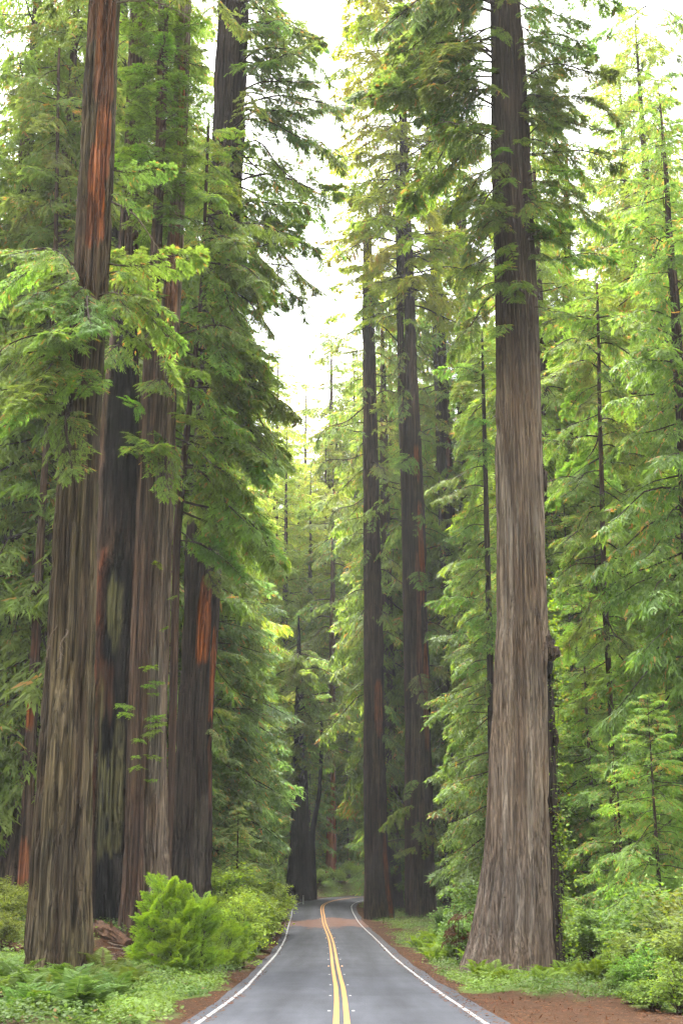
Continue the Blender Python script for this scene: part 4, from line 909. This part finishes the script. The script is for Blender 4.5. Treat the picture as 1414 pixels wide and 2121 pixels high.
# the bright green bush of redwood sprouts
bush_src = [make_bough(700 + i, L=1.0, ns=12, nt=7, nl=8, leaf=.075, lw=.019, droop=.05, rise=.05, width=.36, hang=.0, sag=.0, twig=.15, thick=.02, gaps=.08, shoots=False) for i in range(4)]
def bush(label, px, d, lobes, seed):
    x = at(px, 1950, d)[0]; z = gz(x, d)
    t = thing('bush', label, 'bush', (x, d, z))
    r = np.random.default_rng(seed); parts = []; stems = []
    for (cx, cyy, w, h, n) in lobes:
        for k in range(n):
            a = r.uniform(0, 6.283); f = r.random()**.6
            zz_ = h * (.06 + .90 * r.random()**.9); rad = w * .5 * math.sqrt(max(.02, 1 - (zz_ / h)**2.2)) * (.45 + .55 * f)
            b = bush_src[r.integers(4)]; Ls = r.uniform(.45, .95)
            p = np.array([cx + rad * math.cos(a) * .8, cyy + rad * math.sin(a) * .8, zz_ * .93])
            parts.append((b, rot(a + r.normal(0, .4), r.uniform(.25, 1.2) * (.4 + .8 * zz_ / h), r.normal(0, .6)) * Ls, p, r.normal(0, .08)))
        for k in range(7):
            a = r.uniform(0, 6.283); stems.append((np.array([cx + .2 * math.cos(a), cyy + .2 * math.sin(a), -.2]), np.array([cx + w * .3 * math.cos(a), cyy + w * .3 * math.sin(a), h * .8])))
    link('foliage', foliage_mesh('foliage', *join_boughs(parts), M_sprout, M_twig), t)
    v, f = tubes(np.array([s[0] for s in stems]), np.array([s[1] for s in stems]), .04, .012, 5)
    kind(link('stem', mesh('stem', v, f, [M_twig]), t), 'stuff')
bush('bushy mound of bright lime-green redwood sprouts in front of the fused stems', 368, 51, [(-.5, 0, 2.1, 3.3, 250), (.65, -.3, 1.6, 2.6, 180), (.2, -.8, 1.5, 1.6, 100)], 1)
bush('lower lime-green sprout bush on the bank behind the bright mound', 455, 59, [(0, 0, 1.8, 1.7, 80), (.7, 1.6, 1.4, 1.3, 50)], 2)

# ferns: arching fronds of paired leaflets
def frond_mesh(seed, L):
    r = np.random.default_rng(seed); n = 26
    t = np.linspace(.06, 1, n); st = lambda q: np.stack([L * q * .85, 0 * q, L * (.62 * q - .62 * q**2.3)], -1)
    P = np.repeat(st(t), 2, 0); sd = np.tile([1., -1.], n); tt = np.repeat(t, 2)
    u = np.stack([np.full(2 * n, .35), sd, -.18 + r.normal(0, .1, 2 * n)], 1); l = L * .26 * np.sin(np.clip(tt, 0, 1)**.8 * math.pi * .93 + .12).clip(.08) * r.uniform(.9, 1.1, 2 * n)
    nn = np.stack([r.normal(0, .2, 2 * n), r.normal(0, .2, 2 * n), np.ones(2 * n)], 1)
    LV = kites(P, u, nn, l, np.maximum(.035 * L, l * .24)); q = np.linspace(0, 1, 9)
    wv, wf = polytube(st(q), .008 * (1 - q) + .002, 3)
    return foliage_mesh('frond', LV, np.clip(r.random(2 * n) * .3 + .3, 0, .95), tt * .6, wv, wf, M_fern, M_fern)
FR = [frond_mesh(800 + i, 1.0) for i in range(3)]
def fern(x, y, s, label, group, tint, r, nf_=9):
    t = thing('fern', label, 'fern', (x, y, gz(x, y) - .02), group, r.uniform(0, 6.28), s)
    for k in range(nf_):
        link('frond', FR[k % 3], t, (0, 0, 0), (r.uniform(-.2, .2), r.uniform(-.95, -.2), k * 6.283 / nf_ + r.uniform(-.25, .25)), r.uniform(.7, 1.15), tint)
rf = random.Random(9)
n_f = 0
for k in range(400):
    y = rf.uniform(31, 46); px = rf.uniform(-20, 330); x = at(px, 2060, y)[0]
    d_, lat0, _ = road_query([x], [y])
    if d_[0] < 5.6 or abs(x + 9.1) < 1.3 and 42 < y < 46: continue
    fern(x, y, rf.uniform(.9, 1.5), 'green fern in the low growth around the massive olive-brown trunk', 'ferns by the massive trunk', (rf.uniform(.8, 1.15), rf.uniform(.9, 1.15), rf.uniform(.8, 1.2)), rf); n_f += 1
    if n_f > 42: break
n_f = 0
for k in range(300):
    y = rf.uniform(58, 92); lat0 = rf.uniform(4.9, 7.8); x = np.interp(y, PATH[:230, 1], PATH[:230, 0]) + lat0
    if abs(x - 7.0) < 2.4 and y < 60: continue
    fern(float(x), y, rf.uniform(1.0, 1.5), 'bright fern in the roadside patch left of the great pale trunk', 'ferns left of the great trunk', (1.9, 1.9, .9), rf); n_f += 1
    if n_f > 24: break
for k in range(26):
    y = rf.uniform(45.5, 53.8); x = rf.uniform(5.2, 10.5)
    fern(x, y, rf.uniform(.7, 1.15), 'yellow-green fern at the foot of the great pale trunk', 'ferns at the foot of the great trunk', (1.5, 1.45, .9), rf)
for k in range(22):
    y = rf.uniform(54, 100); x = float(np.interp(y, PATH[:230, 1], PATH[:230, 0])) - rf.uniform(4.9, 6.8)
    fern(x, y, rf.uniform(.9, 1.4), 'light green fern on the bank beside the left edge line', 'ferns on the left bank', (1.8, 1.8, .95), rf)
for px_ in (70, 95, 118, 140, 180, 200):
    fern(float(at(px_, 2030, 41.8)[0]), 41.2 + rf.random(), rf.uniform(.7, 1.1), 'green fern in the low growth around the massive olive-brown trunk', 'ferns by the massive trunk', (.9, 1.05, .95), rf)
fern(float(at(165, 2010, 41.5)[0]), 41.5, 1.15, 'large pale fern arching against the base of the massive olive-brown trunk', None, (1.8, 1.6, 1.9), rf, 7)

def cover(name, label, pts, nper, leaf, hmax, spread, mat, seed, flat=.45, lw=.6):
    r = np.random.default_rng(seed); n = len(pts) * nper
    base = np.repeat(pts, nper, 0); hh = np.repeat(r.uniform(.3, 1, len(pts)), nper) * hmax
    c = base + np.stack([r.normal(0, spread, n), r.normal(0, spread, n), r.uniform(.15, 1, n) * hh], 1)
    u = np.stack([r.normal(0, 1, n), r.normal(0, 1, n), r.normal(0, .35, n)], 1); nn = np.stack([r.normal(0, flat, n), r.normal(0, flat, n), np.ones(n)], 1)
    l = leaf * r.uniform(.5, 1.4, n)
    LV = kites(c, u, nn, l, l * lw); rnd = np.clip(np.repeat(r.random(len(pts)), nper) * .6 + r.random(n) * .4, 0, .99)
    tone = vnoise(G3, base[:, 0] / 1.7, base[:, 1] / 2.5)
    me = mesh(name, LV, np.arange(n * 4).reshape(-1, 4), [mat], fattr={'rnd': rnd, 'tip': np.clip(smooth(.3, .75, tone) * .9 + r.normal(0, .15, n), 0, 1)})
    return kind(link(name, me), 'stuff', label)
def scatter(n, ylo, yhi, side, seed, dlo=4.3, dhi=14, need=None):
    r = np.random.default_rng(seed)
    y = ylo * (yhi / ylo)**r.random(n); c = np.interp(y, PATH[:330, 1], PATH[:330, 0])
    off = dlo + (dhi - dlo) * r.random(n)**1.15; x = c + side * off
    z, d, lat, arc = ground(x, y, True); lm = litter_mask(x, y, d, lat, arc)
    keep = (lm < .35 + .25 * r.random(n)) & (d > 3.9)
    den = vnoise(G1, x / 1.4 + 5, y / 1.8)
    keep &= den > .22 * r.random(n) + .08
    return np.stack([x, y, z], 1)[keep]
cover('ground_cover', 'low green sorrel and herbs carpeting the left roadside', scatter(15000, 29, 150, -1, 1, 4.2, 15), 8, .12, .46, .17, M_cover, 1)
cover('ground_cover', 'low green herbs and seedlings carpeting the right roadside', scatter(9500, 29, 150, 1, 2, 4.3, 14), 8, .115, .4, .17, M_cover, 2)
rb = np.random.default_rng(77); xb = rb.uniform(-14, 16, 4200); yb = rb.uniform(150, 186, 4200); zb_, db_, lb_, ab_ = ground(xb, yb, True)
kb = (db_ > 4.3) & (vnoise(G1, xb / 2, yb / 2) > .3 * rb.random(4200))
cover('ground_cover', 'low ferns and herbs on the earth bank beyond the bend', np.stack([xb, yb, zb_], 1)[kb], 7, .2, .6, .25, M_cover, 3)
# fallen needles and small twigs on both shoulders and the pull-out
def litter_scatter(n, seed):
    r = np.random.default_rng(seed); y = 28 * (150 / 28)**r.random(n); c = np.interp(y, PATH[:330, 1], PATH[:330, 0]); sd = np.where(r.random(n) < .38, -1, 1)
    x = c + sd * (3.0 + 4.9 * r.random(n)**1.5); z, d, lat, arc = ground(x, y, True); lm = litter_mask(x, y, d, lat, arc)
    k = (lm > .4) | (r.random(n) < .06)
    on = d < 3.8; zr = np.interp(arc, ARC, PZ) - .012 * d + .045          # needles drifted onto the edge of the asphalt
    return np.stack([x, y, np.where(on, zr, z + .012)], 1)[k & (~on | (r.random(n) < .55))]
P_l = litter_scatter(22000, 5)
rm = np.random.default_rng(15); xm = -8.4 + rm.normal(0, 1.3, 3500); ym = 53 + rm.normal(0, 3.0, 3500); P_l = np.concatenate([P_l, np.stack([xm, ym, ground(xm, ym) + .02], 1)])
r_ = np.random.default_rng(6); n_ = len(P_l)
me = mesh('leaf_litter', kites(P_l, np.stack([r_.normal(0, 1, n_), r_.normal(0, 1, n_), r_.normal(0, .2, n_)], 1), np.stack([r_.normal(0, .3, n_), r_.normal(0, .3, n_), np.ones(n_)], 1), r_.uniform(.05, .2, n_), r_.uniform(.012, .04, n_)),
          np.arange(n_ * 4).reshape(-1, 4), [M_dead], fattr={'rnd': r_.random(n_), 'tip': r_.random(n_)})
kind(link('leaf_litter', me), 'stuff', 'reddish fallen needles and twigs on the road shoulders')

# dead wood in front of the hollow tree
def fallen_log(label, p0, p1, r0, r1, seed, knobs=()):
    r = np.random.default_rng(seed); n = 22; q = np.linspace(0, 1, n); A = np.array(p0); Bv = np.array(p1)
    P = A + (Bv - A) * q[:, None] + np.stack([np.cumsum(r.normal(0, .02, n)), np.cumsum(r.normal(0, .02, n)), np.cumsum(r.normal(0, .015, n))], 1)
    t = thing('fallen_log', label, 'log', tuple(A))
    V, F = polytube(P - A, np.ones(n), 28)
    C0 = np.repeat(P - A, 28, 0); g = r.random((28, 40)); g2 = r.random((14, 40)); aa = np.tile(np.arange(28), n); ll_ = np.repeat(np.arange(n), 28)
    rad = np.repeat(r0 + (r1 - r0) * q, 28) * (.62 + .45 * vnoise(g2, aa / 2.0, ll_ * .22) + .38 * vnoise(g, aa * 1.0, ll_ * .35))      # split, fibrous wood
    V = C0 + (V - C0) * rad[:, None]
    cap = [np.arange(28)[None, :], np.arange((n - 1) * 28, n * 28)[None, ::-1]]
    link('wood', mesh('wood', V, [F] + cap, [M_log], smooth_faces=np.zeros(len(F) + 2)), t)
    for (f, dx, dy, dz, rad) in knobs:
        s = A + (Bv - A) * f; qq = np.linspace(0, 1, 8)
        Pk = s - A + np.stack([qq * dx + .05 * np.sin(qq * 5), qq * dy, qq * dz], 1)
        v, ff = polytube(Pk, rad * (1 - qq)**.7 + .015, 8); link('branch_stub', mesh('branch_stub', v, ff, [M_log], smooth_faces=np.ones(len(ff))), t)
def on_ground(px, y, up=0):
    x = at(px, 1960, y)[0]; return (x, y, gz(x, y) + up)
fallen_log('gnarled reddish rotting log with stubs lying before the burnt hollow', on_ground(196, 56.5, .28), on_ground(268, 54.5, .25), .30, .24, 1, ((.45, .05, .0, .62, .1), (.85, .25, -.05, .42, .12), (.3, -.2, .1, .3, .06)))
fallen_log('short broken log end lying below the gnarled rotting log', on_ground(248, 52.8, .12), on_ground(285, 52.0, .14), .2, .18, 2)
fallen_log('dark mossy log lying in the ferns left of the massive trunk', on_ground(-30, 55, .15), on_ground(50, 53, .12), .17, .14, 3)
fallen_log('weathered log end poking in at the bottom left among the ferns', on_ground(-40, 33.5, .18), on_ground(14, 33.2, .16), .10, .08, 4)
def stick(px, y, L, az, lean, k):
    p = on_ground(px, y, .05); q = np.linspace(0, 1, 8); r = np.random.default_rng(k)
    P = np.stack([q * L * math.cos(az), q * L * math.sin(az), q * L * lean + .08 * np.sin(q * 3)], 1) + np.cumsum(r.normal(0, .02, (8, 3)), 0) * np.array([1, 1, .4])
    P[:, 2] += np.array([gz(p[0] + a, p[1] + b) for a, b in P[:, :2]]) - (p[2] - .05)
    v, f = polytube(P, .022 * (1 - q) + .008, 5)
    tag(link('fallen_stick', mesh('fallen_stick', v, f, [M_dry if k % 3 else M_log], smooth_faces=np.ones(len(f))), None, p), 'thin fallen stick on the brown duff below the burnt hollow', 'stick', 'sticks below the burnt hollow')
for k in range(26): stick(rs.uniform(190, 300), rs.uniform(47.5, 55), rs.uniform(.5, 1.9), rs.uniform(-1.2, .6), rs.uniform(0, .12), k)
# heap of dead fronds beside the great trunk
dead_src = [make_bough(900 + i, L=1.2, ns=10, nt=6, nl=4, leaf=.12, lw=.04, droop=.5, width=.4, hang=.5, twig=.2, gaps=.1) for i in range(2)]
rd = np.random.default_rng(4); xd, yd = at(948, 1850, 62)[0], 62.0
parts = [(dead_src[k % 2], rot(rd.uniform(0, 6.28), rd.uniform(-.9, .3)) * rd.uniform(.4, .8), np.array([rd.normal(0, .3), rd.normal(0, .3), rd.uniform(.9, 2.4)]), 0.) for k in range(20)]
td_ = thing('dead_shrub', 'withered rust-brown shrub tangled beside the great pale trunk', 'shrub', (xd, yd, gz(xd, yd)))
link('foliage', foliage_mesh('foliage', *join_boughs(parts), M_dead, M_twig), td_)
v, f = tubes(np.array([[0, 0, -.2], [.1, 0, -.2], [-.1, .1, -.2]]), np.array([[.2, 0, 2.0], [-.3, .1, 1.8], [0, -.2, 2.2]]), .05, .015, 5)
kind(link('stem', mesh('stem', v, f, [M_twig]), td_), 'stuff')
# vine climbing the right flank of the great trunk
def vine():
    r = np.random.default_rng(12); lv, rn, tp = [], [], []; wv, wf, n = [], [], 0
    o = np.array(tH.location)
    for (ya, yb, off, den) in ((1960, 1180, 0, 9), (1980, 1650, 4, 14), (1500, 1200, 8, 12)):
        ys = np.linspace(ya, yb, 40)
        edge = np.interp(ys, [1180, 1289, 1439, 1590, 1741, 1854, 1990], [1128, 1131, 1143, 1150, 1154, 1158, 1165]) + off + np.cumsum(r.normal(0, .9, 40))
        P = np.array([at(e, y_, 56.2 + .3 * r.random()) for e, y_ in zip(edge, ys)]) - o
        v, f = polytube(P, np.full(40, .012), 3); wv.append(v); wf.append(f + n); n += len(v)
        k = 40 * den; i = r.integers(0, 40, k); clump = vnoise(r.random((20, 20)), i * .3, i * 0 + .5) > .4; i = i[clump]; k = len(i)
        c = P[i] + np.stack([r.normal(.12, .22, k), r.normal(-.1, .2, k), r.normal(0, .15, k)], 1)
        l = r.uniform(.08, .19, k)
        lv.append(kites(c, np.stack([r.normal(.3, 1, k), r.normal(0, 1, k), r.normal(-.2, .4, k)], 1), np.stack([r.normal(0, .6, k), r.normal(-.3, .6, k), np.ones(k)], 1), l, l * .75)); rn.append(r.random(k)); tp.append(r.random(k))
    t = thing('climbing_vine', 'light green vine climbing the shadowed flank of the great pale trunk', 'vine', tuple(o))
    link('foliage', foliage_mesh('foliage', np.concatenate(lv), np.concatenate(rn), np.concatenate(tp), np.concatenate(wv), np.concatenate(wf), M_broad, M_twig), t, color=(1.3, 1.35, .8))
vine()
# thin marker post outside the bend
px_, py_ = 628, 152.5
xp = at(px_, 1866, py_)[0]; zp = gz(xp, py_)
post = thing('marker_post', 'thin pale marker post at the outside of the road bend', 'post', (xp, py_, zp))
link('pole', mesh('pole', *polytube([(0, 0, -.3), (0, 0, .5), (0, 0, 1.05)], [.035, .035, .032], 8), [M_post]), post)
link('reflector', mesh('reflector', [(-.04, -.045, .85), (.04, -.045, .85), (.04, -.045, 1.0), (-.04, -.045, 1.0), (-.04, -.03, .85), (.04, -.03, .85), (.04, -.03, 1.0), (-.04, -.03, 1.0)],
     np.array([(0, 1, 2, 3), (5, 4, 7, 6), (1, 5, 6, 2), (4, 0, 3, 7), (3, 2, 6, 7), (4, 5, 1, 0)]), [M_refl]), post)
hv = [(x, y, z) for z in (float(zz.min()) - 1.5, 150) for x, y in ((gx[0] - 9, gy[0] - 9), (gx[-1] + 9, gy[0] - 9), (gx[-1] + 9, gy[-1] + 9), (gx[0] - 9, gy[-1] + 9))]
m, nt, N, L, out = new_mat('haze')
pv = N.new('ShaderNodeVolumePrincipled'); pv.inputs['Color'].default_value = (.95, .97, 1.0, 1); pv.inputs['Density'].default_value = HAZE; pv.inputs['Anisotropy'].default_value = .2
L.new(pv.outputs[0], out.inputs['Volume'])
if HAZE > 0: kind(link('haze', mesh('haze', hv, np.array([(0, 3, 2, 1), (4, 5, 6, 7), (0, 1, 5, 4), (1, 2, 6, 5), (2, 3, 7, 6), (3, 0, 4, 7)]), [m])), 'stuff', 'thin pale haze filling the air between the trees')
tri = sum(len(m.loops) - 2 * len(m.polygons) for m in bpy.data.meshes)
print('TRIANGLES', tri, 'OBJECTS', len(bpy.data.objects))
